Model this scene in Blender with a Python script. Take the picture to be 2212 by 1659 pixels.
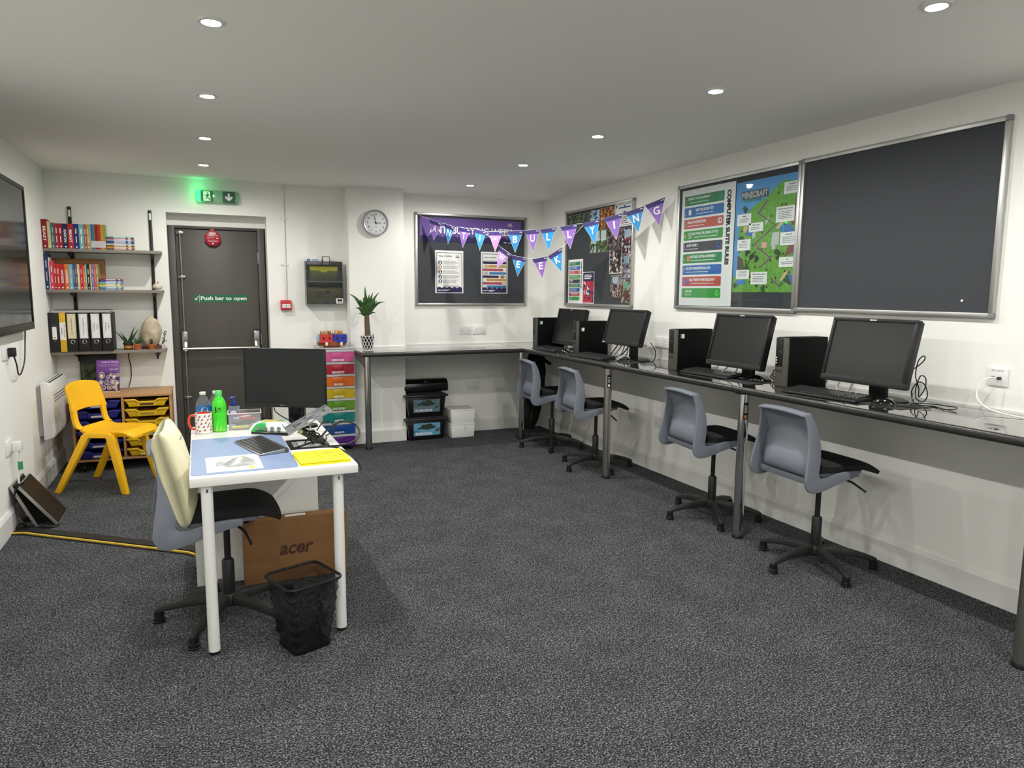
import bpy, bmesh, math, random
from mathutils import Matrix, Vector, Euler
random.seed(7)
SC = bpy.context.scene
COL = SC.collection
for o in list(bpy.data.objects): bpy.data.objects.remove(o)
PI = math.pi
def rad(a): return a*PI/180

# ------------------------------------------------------------------ camera
YAW, PITCH, ROLL, FPX = 0.416382, 0.128555, 0.007055, 1530.1
fw = Vector((math.sin(YAW)*math.cos(PITCH), math.cos(YAW)*math.cos(PITCH), -math.sin(PITCH)))
rt = Vector((math.cos(YAW), -math.sin(YAW), 0)); up = rt.cross(fw)
r2 = rt*math.cos(ROLL)+up*math.sin(ROLL); u2 = -rt*math.sin(ROLL)+up*math.cos(ROLL)
cd = bpy.data.cameras.new('camera'); cam = bpy.data.objects.new('camera', cd); COL.objects.link(cam)
mw = Matrix((r2, u2, -fw)).transposed().to_4x4(); mw.translation = (0, 0, 1.45); cam.matrix_world = mw
cd.sensor_fit = 'HORIZONTAL'; cd.sensor_width = 36; cd.lens = 36*FPX/2212; cd.clip_start = .02; cd.clip_end = 60
SC.camera = cam
# ------------------------------------------------------------------ world, exposure
w = bpy.data.worlds.new('world'); SC.world = w; w.use_nodes = True
w.node_tree.nodes['Background'].inputs[0].default_value = (.02, .02, .022, 1)
w.node_tree.nodes['Background'].inputs[1].default_value = 0.3
SC.view_settings.view_transform = 'Standard'; SC.view_settings.look = 'None'
SC.view_settings.exposure = 0.0; SC.view_settings.gamma = 1; SC.view_settings.use_curve_mapping = False
LAMP_W = 48.0          # strength of each ceiling downlight
LAMP_COL = (1.0, .982, .935)

# ------------------------------------------------------------------ room numbers (metres)
XR, XL, YB, HC, YF = 3.392, -1.09, 6.891, 2.402, -2.4
ZC = .918               # worktop height
DT = .734               # desk height

# ------------------------------------------------------------------ materials
MATS = {}
def s2l(c):
    return tuple(((v/255)/12.92 if v/255 <= .04045 else ((v/255+.055)/1.055)**2.4) for v in c)
def mat(name, rgb, rough=.5, metal=0, spec=.5, bump=0, bscale=200, vary=0, vscale=8, coat=0, emit=None, estr=0, alpha=1, trans=0, ior=1.45, srgb=True, bdist=.002):
    if name in MATS: return MATS[name]
    m = bpy.data.materials.new(name); m.use_nodes = True; nt = m.node_tree; b = nt.nodes['Principled BSDF']
    c = s2l(rgb) if srgb else rgb
    b.inputs['Base Color'].default_value = (*c, 1); b.inputs['Roughness'].default_value = rough
    b.inputs['Metallic'].default_value = metal; b.inputs['Specular IOR Level'].default_value = spec
    b.inputs['Coat Weight'].default_value = coat; b.inputs['Coat Roughness'].default_value = .05
    b.inputs['Alpha'].default_value = alpha; b.inputs['Transmission Weight'].default_value = trans; b.inputs['IOR'].default_value = ior
    if emit: b.inputs['Emission Color'].default_value = (*s2l(emit), 1); b.inputs['Emission Strength'].default_value = estr
    if vary or bump:
        tc = nt.nodes.new('ShaderNodeTexCoord')
    if vary:
        n = nt.nodes.new('ShaderNodeTexNoise'); n.inputs['Scale'].default_value = vscale; n.inputs['Detail'].default_value = 4
        nt.links.new(tc.outputs['Object'], n.inputs['Vector'])
        r = nt.nodes.new('ShaderNodeValToRGB'); r.color_ramp.elements[0].position = .3; r.color_ramp.elements[1].position = .7
        r.color_ramp.elements[0].color = (*[max(0, v*(1-vary)) for v in c], 1); r.color_ramp.elements[1].color = (*[min(1, v*(1+vary)) for v in c], 1)
        nt.links.new(n.outputs['Fac'], r.inputs['Fac']); nt.links.new(r.outputs['Color'], b.inputs['Base Color'])
    if bump:
        n2 = nt.nodes.new('ShaderNodeTexNoise'); n2.inputs['Scale'].default_value = bscale; n2.inputs['Detail'].default_value = 3
        nt.links.new(tc.outputs['Object'], n2.inputs['Vector'])
        bp = nt.nodes.new('ShaderNodeBump'); bp.inputs['Strength'].default_value = bump; bp.inputs['Distance'].default_value = bdist
        nt.links.new(n2.outputs['Fac'], bp.inputs['Height']); nt.links.new(bp.outputs['Normal'], b.inputs['Normal'])
    MATS[name] = m; return m
def ramp_mat(name, stops, scale, rough=.5, kind='noise', detail=6, bump=0, stretch=(1, 1, 1), spec=.3, metal=0, bdist=.004, coat=0, rand=1.0):
    """procedural colour from a noise or voronoi texture through a colour ramp"""
    if name in MATS: return MATS[name]
    m = bpy.data.materials.new(name); m.use_nodes = True; nt = m.node_tree; b = nt.nodes['Principled BSDF']
    b.inputs['Roughness'].default_value = rough; b.inputs['Specular IOR Level'].default_value = spec; b.inputs['Metallic'].default_value = metal; b.inputs['Coat Weight'].default_value = coat
    tc = nt.nodes.new('ShaderNodeTexCoord'); mp = nt.nodes.new('ShaderNodeMapping'); mp.inputs['Scale'].default_value = stretch
    nt.links.new(tc.outputs['Object'], mp.inputs['Vector'])
    if kind == 'noise':
        n = nt.nodes.new('ShaderNodeTexNoise'); n.inputs['Scale'].default_value = scale; n.inputs['Detail'].default_value = detail; out = n.outputs['Fac']
    else:
        n = nt.nodes.new('ShaderNodeTexVoronoi'); n.inputs['Scale'].default_value = scale; n.inputs['Randomness'].default_value = rand
        sp = nt.nodes.new('ShaderNodeSeparateColor'); nt.links.new(n.outputs['Color'], sp.inputs['Color']); out = sp.outputs[0]
    nt.links.new(mp.outputs['Vector'], n.inputs['Vector'])
    r = nt.nodes.new('ShaderNodeValToRGB'); cr = r.color_ramp
    if kind != 'noise': cr.interpolation = 'CONSTANT'
    while len(cr.elements) < len(stops): cr.elements.new(.5)
    for e, (p, c) in zip(cr.elements, stops): e.position = p; e.color = (*s2l(c), 1)
    nt.links.new(out, r.inputs['Fac']); nt.links.new(r.outputs['Color'], b.inputs['Base Color'])
    if bump:
        bp = nt.nodes.new('ShaderNodeBump'); bp.inputs['Strength'].default_value = bump; bp.inputs['Distance'].default_value = bdist
        nt.links.new(out, bp.inputs['Height']); nt.links.new(bp.outputs['Normal'], b.inputs['Normal'])
    MATS[name] = m; return m
def clear_mat(name, rgb, opacity, rough=.05):
    """thin clear or tinted plastic / glass: part see-through tint, part glossy"""
    if name in MATS: return MATS[name]
    m = bpy.data.materials.new(name); m.use_nodes = True; nt = m.node_tree; nt.nodes.remove(nt.nodes['Principled BSDF'])
    out = nt.nodes['Material Output']; c = s2l(rgb)
    tr = nt.nodes.new('ShaderNodeBsdfTransparent'); tr.inputs[0].default_value = (*[v*.5+.5 for v in c], 1)
    df = nt.nodes.new('ShaderNodeBsdfPrincipled'); df.inputs['Base Color'].default_value = (*c, 1); df.inputs['Roughness'].default_value = max(.15, rough)
    gl = nt.nodes.new('ShaderNodeBsdfGlossy'); gl.inputs['Roughness'].default_value = rough
    m1 = nt.nodes.new('ShaderNodeMixShader'); m1.inputs[0].default_value = opacity; nt.links.new(tr.outputs[0], m1.inputs[1]); nt.links.new(df.outputs[0], m1.inputs[2])
    fr = nt.nodes.new('ShaderNodeFresnel'); fr.inputs[0].default_value = 1.45; ge = nt.nodes.new('ShaderNodeNewGeometry')
    inv = nt.nodes.new('ShaderNodeMath'); inv.operation = 'SUBTRACT'; inv.inputs[0].default_value = 1; nt.links.new(ge.outputs['Backfacing'], inv.inputs[1])
    mu = nt.nodes.new('ShaderNodeMath'); mu.operation = 'MULTIPLY'; nt.links.new(fr.outputs[0], mu.inputs[0]); nt.links.new(inv.outputs[0], mu.inputs[1])
    mx = nt.nodes.new('ShaderNodeMixShader'); nt.links.new(mu.outputs[0], mx.inputs[0]); nt.links.new(m1.outputs[0], mx.inputs[1]); nt.links.new(gl.outputs[0], mx.inputs[2]); nt.links.new(mx.outputs[0], out.inputs[0])
    MATS[name] = m; return m

M_WALL = mat('wall_paint', (240, 240, 235), .75, bump=.05, bscale=160, spec=.25)
M_CEIL = mat('ceiling_paint', (243, 242, 238), .9, bump=.03, bscale=120, spec=.15)
M_SKIRT = mat('skirting_gloss', (228, 228, 224), .35, spec=.4)
M_WHITE = mat('white_plastic', (232, 232, 230), .35)
M_WHITEMATT = mat('white_matt', (228, 228, 226), .7)
M_BLACK = mat('black_plastic', (20, 21, 22), .42)
M_BLACKG = mat('black_gloss', (12, 13, 14), .12)
M_DKGREY = mat('dark_grey_plastic', (52, 53, 55), .5)
M_ALU = mat('brushed_aluminium', (186, 186, 184), .38, metal=.85, bump=.04, bscale=300)
M_ALUCAP = mat('grey_corner_plastic', (130, 131, 132), .5)
M_CHROME = mat('polished_chrome', (205, 205, 206), .09, metal=1)
M_SATIN = mat('satin_steel', (176, 172, 164), .3, metal=1)
M_STEEL = mat('steel', (150, 152, 154), .3, metal=.9)
M_FELT = ramp_mat('grey_felt', [(.3, (62, 64, 68)), (.7, (76, 79, 83))], 900, .95, bump=.25, spec=.1, bdist=.001)
M_PAPER = mat('white_paper', (233, 233, 232), .75, spec=.2)
M_INK = mat('black_ink', (25, 25, 27), .7, spec=.2)
M_NAVY = mat('navy_print', (48, 42, 84), .6, spec=.3)
M_WINK = mat('white_ink', (240, 240, 240), .7, spec=.2)
M_CARD = mat('brown_cardboard', (150, 112, 76), .85, vary=.06, vscale=30, spec=.15)
M_TERRA = mat('terracotta', (176, 100, 66), .8, vary=.12, vscale=40, spec=.2)
M_SHELF = ramp_mat('grey_laminate_shelf', [(.35, (122, 117, 109)), (.65, (143, 138, 129))], 20, .55, stretch=(.3, 6, 6))
M_BEECH = ramp_mat('beech_laminate', [(.35, (176, 133, 89)), (.65, (196, 154, 108))], 18, .45, stretch=(.4, 8, 8))
M_CARPET = None

# ------------------------------------------------------------------ mesh builder
class MB:
    def __init__(s): s.v = []; s.f = []; s.m = []
    def add(s, vs, fs, mi=0, M=None):
        k = len(s.v)
        s.v += [tuple(M @ Vector(q)) for q in vs] if M is not None else [tuple(q) for q in vs]
        s.f += [tuple(i+k for i in f) for f in fs]; s.m += [mi]*len(fs); return s
    def box(s, x0, y0, z0, x1, y1, z1, mi=0, M=None):
        vs = [(x0, y0, z0), (x1, y0, z0), (x1, y1, z0), (x0, y1, z0), (x0, y0, z1), (x1, y0, z1), (x1, y1, z1), (x0, y1, z1)]
        return s.add(vs, [(3, 2, 1, 0), (4, 5, 6, 7), (0, 1, 5, 4), (1, 2, 6, 5), (2, 3, 7, 6), (3, 0, 4, 7)], mi, M)
    def hexa(s, b, t, mi=0, M=None):
        """b, t: four bottom and four top corners"""
        return s.add(list(b)+list(t), [(3, 2, 1, 0), (4, 5, 6, 7), (0, 1, 5, 4), (1, 2, 6, 5), (2, 3, 7, 6), (3, 0, 4, 7)], mi, M)
    def cyl(s, p0, p1, r0, r1=None, n=16, mi=0, caps=True, M=None):
        r1 = r0 if r1 is None else r1; p0 = Vector(p0); p1 = Vector(p1); d = (p1-p0).normalized()
        a = Vector((0, 0, 1)) if abs(d.z) < .9 else Vector((1, 0, 0)); e1 = d.cross(a).normalized(); e2 = d.cross(e1)
        vs = []
        for p, r in ((p0, r0), (p1, r1)):
            for i in range(n):
                t = 2*PI*i/n; vs.append(p+e1*(r*math.cos(t))+e2*(r*math.sin(t)))
        fs = [(i, (i+1) % n, n+(i+1) % n, n+i) for i in range(n)]
        if caps: fs += [tuple(range(n-1, -1, -1)), tuple(range(n, 2*n))]
        return s.add(vs, fs, mi, M)
    def tube(s, pts, r, n=8, mi=0, M=None, closed=False):
        pts = [Vector(p) for p in pts]; rs = r if isinstance(r, (list, tuple)) else [r]*len(pts); N = len(pts); vs = []; prev = None
        for i, p in enumerate(pts):
            a = pts[i-1] if (i > 0 or closed) else p; b = pts[(i+1) % N] if (i < N-1 or closed) else p
            d = (b-a).normalized()
            if prev is None:
                h = Vector((0, 0, 1)) if abs(d.z) < .9 else Vector((1, 0, 0)); e1 = d.cross(h).normalized()
            else: e1 = (prev-d*prev.dot(d)).normalized()
            prev = e1; e2 = d.cross(e1)
            for k in range(n):
                t = 2*PI*k/n; vs.append(p+e1*(rs[i]*math.cos(t))+e2*(rs[i]*math.sin(t)))
        fs = []
        for i in range(N if closed else N-1):
            j = (i+1) % N
            for k in range(n): fs.append((i*n+k, i*n+(k+1) % n, j*n+(k+1) % n, j*n+k))
        if not closed: fs += [tuple(range(n-1, -1, -1)), tuple(range((N-1)*n, N*n))]
        return s.add(vs, fs, mi, M)
    def lathe(s, prof, n=24, mi=0, M=None, capb=True, capt=True):
        vs = []; k = len(prof)
        for i in range(n):
            t = 2*PI*i/n
            for r, z in prof: vs.append((r*math.cos(t), r*math.sin(t), z))
        fs = []
        for i in range(n):
            j = (i+1) % n
            for q in range(k-1): fs.append((i*k+q, j*k+q, j*k+q+1, i*k+q+1))
        if capb: fs.append(tuple(i*k for i in range(n-1, -1, -1)))
        if capt: fs.append(tuple(i*k+k-1 for i in range(n)))
        return s.add(vs, fs, mi, M)
    def prism(s, poly, y0, y1, mi=0, M=None):
        """polygon in x,z extruded along y"""
        n = len(poly); vs = [(x, y0, z) for x, z in poly]+[(x, y1, z) for x, z in poly]
        fs = [tuple(range(n)), tuple(range(2*n-1, n-1, -1))]+[(i, n+i, n+(i+1) % n, (i+1) % n) for i in range(n)]
        return s.add(vs, fs, mi, M)
    def slab(s, nu, nv, top, bot, mi=0, M=None):
        """closed skin between two grids top(u,v), bot(u,v), u,v in 0..1"""
        vs = [top(i/nu, j/nv) for i in range(nu+1) for j in range(nv+1)]; K = len(vs)
        vs += [bot(i/nu, j/nv) for i in range(nu+1) for j in range(nv+1)]
        g = lambda i, j: i*(nv+1)+j
        fs = []
        for i in range(nu):
            for j in range(nv):
                fs.append((g(i, j), g(i+1, j), g(i+1, j+1), g(i, j+1))); fs.append((K+g(i, j), K+g(i, j+1), K+g(i+1, j+1), K+g(i+1, j)))
        for i in range(nu):
            fs.append((g(i, 0), K+g(i, 0), K+g(i+1, 0), g(i+1, 0))); fs.append((g(i, nv), g(i+1, nv), K+g(i+1, nv), K+g(i, nv)))
        for j in range(nv):
            fs.append((g(0, j), g(0, j+1), K+g(0, j+1), K+g(0, j))); fs.append((g(nu, j), K+g(nu, j), K+g(nu, j+1), g(nu, j+1)))
        return s.add(vs, fs, mi, M)
    def mesh(s, name, mats, bevel=0, seg=2, smooth=True, ang=38):
        me = bpy.data.meshes.new(name); me.from_pydata(s.v, [], s.f)
        for m in (mats if isinstance(mats, (list, tuple)) else [mats]): me.materials.append(m)
        for p, i in zip(me.polygons, s.m): p.material_index = i
        bm = bmesh.new(); bm.from_mesh(me); bmesh.ops.recalc_face_normals(bm, faces=bm.faces)
        if bevel:
            es = [e for e in bm.edges if len(e.link_faces) == 2 and e.calc_face_angle(0) > .6]
            bmesh.ops.bevel(bm, geom=es, offset=bevel, segments=seg, affect='EDGES', profile=.5, clamp_overlap=True)
        bm.to_mesh(me); bm.free()
        if smooth:
            for p in me.polygons: p.use_smooth = True
            me.set_sharp_from_angle(angle=rad(ang))
        return me
    def build(s, name, mats, parent=None, bevel=0, seg=2, smooth=True, ang=38, loc=None, rot=None, label=None, kind=None):
        return link(name, s.mesh(name, mats, bevel, seg, smooth, ang), parent, loc, rot, label, kind)
def link(name, me, parent=None, loc=None, rot=None, label=None, kind=None):
    o = bpy.data.objects.new(name, me); COL.objects.link(o)
    if parent is not None: o.parent = parent
    if loc is not None: o.location = loc
    if rot is not None: o.rotation_euler = rot
    if label: o['label'] = label
    if kind: o['kind'] = kind
    return o
def tag(o, label, cat, group=None):
    o['label'] = label; o['category'] = cat
    if group: o['group'] = group
    return o
def thing(name, label, cat, loc=(0, 0, 0), rz=0, group=None):
    o = bpy.data.objects.new(name, None); COL.objects.link(o); o.empty_display_size = .05
    o.location = loc; o.rotation_euler = (0, 0, rz); return tag(o, label, cat, group)
def struct(o): o['kind'] = 'structure'; return o
def kids(o): return [c for c in bpy.data.objects if c.parent == o]
def dup(root, loc, rz, label, group=None):
    def cp(o, par):
        c = o.copy(); COL.objects.link(c); c.parent = par
        for ch in kids(o): cp(ch, c)
        return c
    r = cp(root, None); r.location = loc; r.rotation_euler = (0, 0, rz); r['label'] = label
    if group: r['group'] = group
    return r
def B(x0, y0, z0, x1, y1, z1): return MB().box(x0, y0, z0, x1, y1, z1)
WALLR, WALLL = -PI/2, PI/2    # rz for things on the right / left wall (local x = right as seen, -y = out of wall)

def spl(pts, n=5):
    P_ = [Vector(p) for p in pts]; out = []
    for i in range(len(P_)-1):
        p0 = P_[max(0, i-1)]; p1 = P_[i]; p2 = P_[i+1]; p3 = P_[min(len(P_)-1, i+2)]
        for k in range(n):
            t = k/n; out.append(.5*((2*p1)+(p2-p0)*t+(2*p0-5*p1+4*p2-p3)*t*t+(3*p1-p0-3*p2+p3)*t**3))
    return out+[P_[-1]]
# flat print -----------------------------------------------------------
def rrect(x0, z0, x1, z1, r=0, n=5):
    if r <= 0: return [(x0, z0), (x1, z0), (x1, z1), (x0, z1)]
    pts = []
    for cx, cz, a in ((x1-r, z0+r, -90), (x1-r, z1-r, 0), (x0+r, z1-r, 90), (x0+r, z0+r, 180)):
        for i in range(n+1):
            t = rad(a+90*i/n); pts.append((cx+r*math.cos(t), cz+r*math.sin(t)))
    return pts
def flat(name, poly, y, m, parent, label=None):
    """one flat printed shape in the x,z plane facing -y"""
    mb = MB(); mb.add([(x, y, z) for x, z in poly], [tuple(range(len(poly)))])
    return mb.build(name, m, parent, smooth=False, label=label)
def flats(name, polys, y, m, parent, label=None, M=None):
    mb = MB()
    for i, P in enumerate(polys): mb.add([(x, y-i*1e-5, z) for x, z in P], [tuple(range(len(P)))], 0, M)
    return mb.build(name, m, parent, smooth=False, label=label)
def disc(cx, cz, r, n=20, sx=1): return [(cx+sx*r*math.cos(2*PI*i/n), cz+r*math.sin(2*PI*i/n)) for i in range(n)]
FONT = {}
def glyphs(s, bold=0.0, shear=0, res=3):
    k = (s, bold, shear)
    if k in FONT: return FONT[k]
    c = bpy.data.curves.new('t', 'FONT'); c.body = s; c.size = 1; c.offset = bold; c.shear = shear; c.resolution_u = res; c.align_x = 'LEFT'; c.fill_mode = 'FRONT'
    o = bpy.data.objects.new('t', c); COL.objects.link(o)
    dg = bpy.context.evaluated_depsgraph_get(); ev = o.evaluated_get(dg); me = bpy.data.meshes.new_from_object(ev)
    V = [tuple(v.co) for v in me.vertices]; F = [tuple(p.vertices) for p in me.polygons]
    bpy.data.objects.remove(o); bpy.data.curves.remove(c); bpy.data.meshes.remove(me)
    xs = [v[0] for v in V]; ys = [v[1] for v in V]
    FONT[k] = (V, F, min(xs), max(xs), min(ys), max(ys)); return FONT[k]
def text(s, x0, z0, x1, z1, y, m, parent, bold=.0, shear=0, rot=0, name='lettering', M=None):
    """lettering fitted into the rectangle x0..x1, z0..z1 (before rot about its centre) in the plane y, facing -y"""
    V, F, a, b, c, d = glyphs(s, bold, shear)
    cx, cz = (x0+x1)/2, (z0+z1)/2; kx = (x1-x0)/(b-a); kz = (z1-z0)/(d-c); vs = []
    for v in V:
        px = (v[0]-(a+b)/2)*kx; pz = (v[1]-(c+d)/2)*kz
        vs.append((cx+px*math.cos(rot)-pz*math.sin(rot), y, cz+px*math.sin(rot)+pz*math.cos(rot)))
    mb = MB(); mb.add(vs, F, 0, M); return mb.build(name, m, parent, smooth=False)
def ntext(s, cx, cz, h, y, m, parent, bold=0, rot=0, maxw=None, M=None, shear=0):
    V, F, a, b, c, d = glyphs(s, bold, shear); ww = (b-a)*h/(d-c)
    if maxw and ww > maxw: ww = maxw
    return text(s, cx-ww/2, cz-h/2, cx+ww/2, cz+h/2, y, m, parent, bold, shear, rot, M=M)
def lines(cx0, z0, x1, n, dz, h, y, m, parent, name='small_print', ragged=.3, seed=1):
    rg = random.Random(seed); P = []
    for i in range(n):
        e = x1-(x1-cx0)*ragged*rg.random(); x = cx0
        while x < e:
            wd = (.012+.02*rg.random())*(h/.003); P.append(rrect(x, z0-i*dz, min(e, x+wd), z0-i*dz+h)); x += wd+h*.8
    return flats(name, P, y, m, parent)
# ================================================================== THE SETTING
def carpet():
    m = bpy.data.materials.new('carpet'); m.use_nodes = True; nt = m.node_tree; b = nt.nodes['Principled BSDF']
    b.inputs['Roughness'].default_value = 1; b.inputs['Specular IOR Level'].default_value = .05
    tc = nt.nodes.new('ShaderNodeTexCoord')
    n = nt.nodes.new('ShaderNodeTexNoise'); n.inputs['Scale'].default_value = 150; n.inputs['Detail'].default_value = 3; n.inputs['Roughness'].default_value = .7
    n2 = nt.nodes.new('ShaderNodeTexNoise'); n2.inputs['Scale'].default_value = 5; n2.inputs['Detail'].default_value = 5
    n3 = nt.nodes.new('ShaderNodeTexNoise'); n3.inputs['Scale'].default_value = 45; n3.inputs['Detail'].default_value = 2
    for q in (n, n2, n3): nt.links.new(tc.outputs['Object'], q.inputs['Vector'])
    r = nt.nodes.new('ShaderNodeValToRGB'); cr = r.color_ramp; cr.elements.new(.5)
    for e, (p, c) in zip(cr.elements, [(.36, (23, 24, 26)), (.51, (63, 65, 67)), (.67, (156, 158, 161))]): e.position = p; e.color = (*s2l(c), 1)
    a = nt.nodes.new('ShaderNodeMath'); a.operation = 'MULTIPLY_ADD'; a.inputs[1].default_value = .07; a.inputs[2].default_value = -.035
    a2 = nt.nodes.new('ShaderNodeMath'); a2.operation = 'ADD'
    a3 = nt.nodes.new('ShaderNodeMath'); a3.operation = 'MULTIPLY_ADD'; a3.inputs[1].default_value = .14; a3.inputs[2].default_value = -.07
    a4 = nt.nodes.new('ShaderNodeMath'); a4.operation = 'ADD'
    nt.links.new(n2.outputs['Fac'], a.inputs[0]); nt.links.new(n.outputs['Fac'], a2.inputs[0]); nt.links.new(a.outputs[0], a2.inputs[1])
    nt.links.new(n3.outputs['Fac'], a3.inputs[0]); nt.links.new(a2.outputs[0], a4.inputs[0]); nt.links.new(a3.outputs[0], a4.inputs[1])
    nt.links.new(a4.outputs[0], r.inputs['Fac']); nt.links.new(r.outputs['Color'], b.inputs['Base Color'])
    bp = nt.nodes.new('ShaderNodeBump'); bp.inputs['Strength'].default_value = .8; bp.inputs['Distance'].default_value = .006
    nt.links.new(n.outputs['Fac'], bp.inputs['Height']); nt.links.new(bp.outputs['Normal'], b.inputs['Normal'])
    return m
M_CARPET = carpet()
struct(B(XL-.2, YF-.2, -.1, XR+.2, YB+.4, 0).build('floor', M_CARPET, smooth=False))
struct(B(XL-.2, YF-.2, HC, XR+.2, YB+.4, HC+.12).build('ceiling', M_CEIL, smooth=False))
struct(B(XR, YF, 0, XR+.2, YB+.3, HC).build('wall_right', M_WALL, smooth=False))
struct(B(XL-.2, YF, 0, XL, YB+.3, HC).build('wall_left', M_WALL, smooth=False))
struct(B(XL-.2, YF-.2, 0, XR+.2, YF, HC).build('wall_front', M_WALL, smooth=False))
DX0, DX1, DZ = -.215, .603, 2.113
mb = MB(); mb.box(XL, YB, 0, DX0, YB+.3, HC); mb.box(DX1, YB, 0, XR, YB+.3, HC); mb.box(DX0, YB, DZ, DX1, YB+.3, HC)
mb.box(DX0, YB+.16, 2.019, DX1, YB+.3, DZ)
struct(mb.build('wall_back', M_WALL, smooth=False))
PX0, PX1, PY = 1.30, 1.822, 6.69
struct(B(PX0, PY, 0, PX1, YB, HC).build('wall_back_pillar', M_WALL, smooth=False))
struct(B(PX1, PY+.005, .80, PX1+.14, YB, .878).build('trim_1', M_WALL, smooth=False))
def skirt(name, segs, h=.135, t=.018):
    mb = MB()
    for (x0, y0), (x1, y1) in segs:
        d = Vector((x1-x0, y1-y0, 0)).normalized(); n = Vector((d.y, -d.x, 0))   # room side = right of direction
        a, b = Vector((x0, y0, 0)), Vector((x1, y1, 0)); prof = [(0, 0), (t, 0), (t, h-.022), (t*.55, h-.006), (t*.4, h), (0, h)]
        vs = [a+n*u+Vector((0, 0, z)) for u, z in prof]+[b+n*u+Vector((0, 0, z)) for u, z in prof]; k = len(prof)
        mb.add(vs, [tuple(range(k)), tuple(range(2*k-1, k-1, -1))]+[(i, k+i, k+(i+1) % k, (i+1) % k) for i in range(k)])
    return struct(mb.build(name, M_SKIRT, smooth=False))
skirt('baseboard_right', [((XR, YB), (XR, YF))])
skirt('baseboard_left', [((XL, YF), (XL, YB))])
skirt('baseboard_back', [((XL, YB), (DX0, YB)), ((DX1, YB), (PX0, YB)), ((PX0, YB), (PX0, PY-.018)), ((PX0-.018, PY), (PX1+.018, PY)), ((PX1, PY-.018), (PX1, YB)), ((PX1, YB), (XR, YB))])
skirt('baseboard_front', [((XR, YF), (XL, YF))])
# white sealant line behind the worktops
mb = MB(); mb.box(XR-.012, .6, ZC, XR, YB, ZC+.011); mb.box(PX1, YB-.012, ZC, XR, YB, ZC+.011); mb.box(PX0+.03, PY-.012, ZC, PX1+.012, PY, ZC+.011); mb.box(PX1, PY, ZC, PX1+.012, YB, ZC+.011)
struct(mb.build('trim_2', M_WHITEMATT, smooth=False))

# ------------------------------------------------------------------ door
M_DOOR = mat('door_grey_paint', (80, 76, 71), .5, bump=.03, bscale=90, vary=.03, vscale=3)
M_DOORF = mat('door_frame_grey', (76, 73, 69), .5)
dY = 7.05
door = bpy.data.objects.new('door_1', None); COL.objects.link(door); struct(door); door.location = (0, dY, 0)
mb = MB(); mb.box(DX0+.004, -.01, 0, -.156, .05, 2.018); mb.box(.532, -.01, 0, DX1-.012, .05, 2.018); mb.box(-.156, -.01, 1.994, .532, .05, 2.018)
mb.build('door_frame', M_DOORF, door, bevel=.002)
leaf = B(-.153, .012, .008, .529, .056, 1.99).build('door_leaf', M_DOOR, door, bevel=.002)
mb = MB(); mb.cyl((-.117, -.018, .15), (-.117, -.018, 1.97), .008, n=10)
mb.build('bolt_rod', M_STEEL, leaf)
for z in (1.955, 1.566, .48):
    mb = MB(); mb.box(-.147, -.004, z-.011, -.087, .012, z+.011); mb.box(-.132, -.028, z-.014, -.102, 0, z+.014); mb.build('rod_bracket', M_STEEL, leaf, bevel=.002)
for x in (-.117, .492):
    mb = MB(); mb.hexa([(x-.026, -.05, .935), (x+.026, -.05, .935), (x+.026, .012, .935), (x-.026, .012, .935)], [(x-.026, -.05, 1.08), (x+.026, -.05, 1.08), (x+.026, .012, 1.098), (x-.026, .012, 1.098)])
    mb.build('bar_housing', M_STEEL, leaf, bevel=.006)
    mb = MB(); mb.hexa([(x-.02, -.095, .91), (x+.02, -.095, .91), (x+.02, -.06, .91), (x-.02, -.06, .91)], [(x-.02, -.052, .99), (x+.02, -.052, .99), (x+.02, .01, .99), (x-.02, .01, .99)])
    mb.build('bar_arm', M_SATIN, leaf, bevel=.004)
MB().cyl((-.137, -.078, .925), (.512, -.078, .925), .017, n=14).build('push_bar', M_SATIN, leaf)
for z in (.3, 1.0, 1.75): MB().cyl((.533, -.004, z-.05), (.533, -.004, z+.05), .009, n=10).build('hinge', M_STEEL, door)
# red door alarm
al = thing('door_alarm', 'red octagonal stop alarm fixed near the top of the grey door', 'alarm', (.152, dY+.012, 1.912))
M_ALRED = mat('alarm_red', (160, 28, 44), .35)
mb = MB(); oc = [(.072*math.cos(rad(22.5+45*i)), .072*math.sin(rad(22.5+45*i))) for i in range(8)]; mb.prism(oc, -.04, 0); mb.box(-.022, -.034, .06, .022, 0, .085)
mb.build('casing', M_ALRED, al, bevel=.006)
ntext('STOP', 0, .043, .017, -.0408, M_WINK, al, .02)
flats('alarm_markings', [rrect(-.045, .0, -.03, .006), rrect(.03, 0, .045, .006), rrect(-.04, -.024, .04, -.021), rrect(-.045, .028, .045, .030)], -.0408, M_WINK, al)
flat('key_lock', disc(.0, -.044, .008), -.0409, M_STEEL, al)
# push bar to open sign
M_GRN = mat('safety_green', (24, 104, 66), .45)
sg = thing('door_sign', 'green sticker reading push bar to open on the grey door', 'sign', (0, dY+.012, 1.34))
B(-.028, -.0015, 0, .428, 0, .07).build('plate', M_GRN, sg)
text('Push bar to open', .03, .012, .42, .056, -.0022, M_WINK, sg, bold=.025)
flat('divider', rrect(.018, .002, .021, .068), -.0022, M_WINK, sg)
flat('tick', [(-.022, .034), (-.018, .04), (-.010, .03), (.008, .056), (.012, .054), (-.009, .018)], -.0022, M_WINK, sg)

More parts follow.
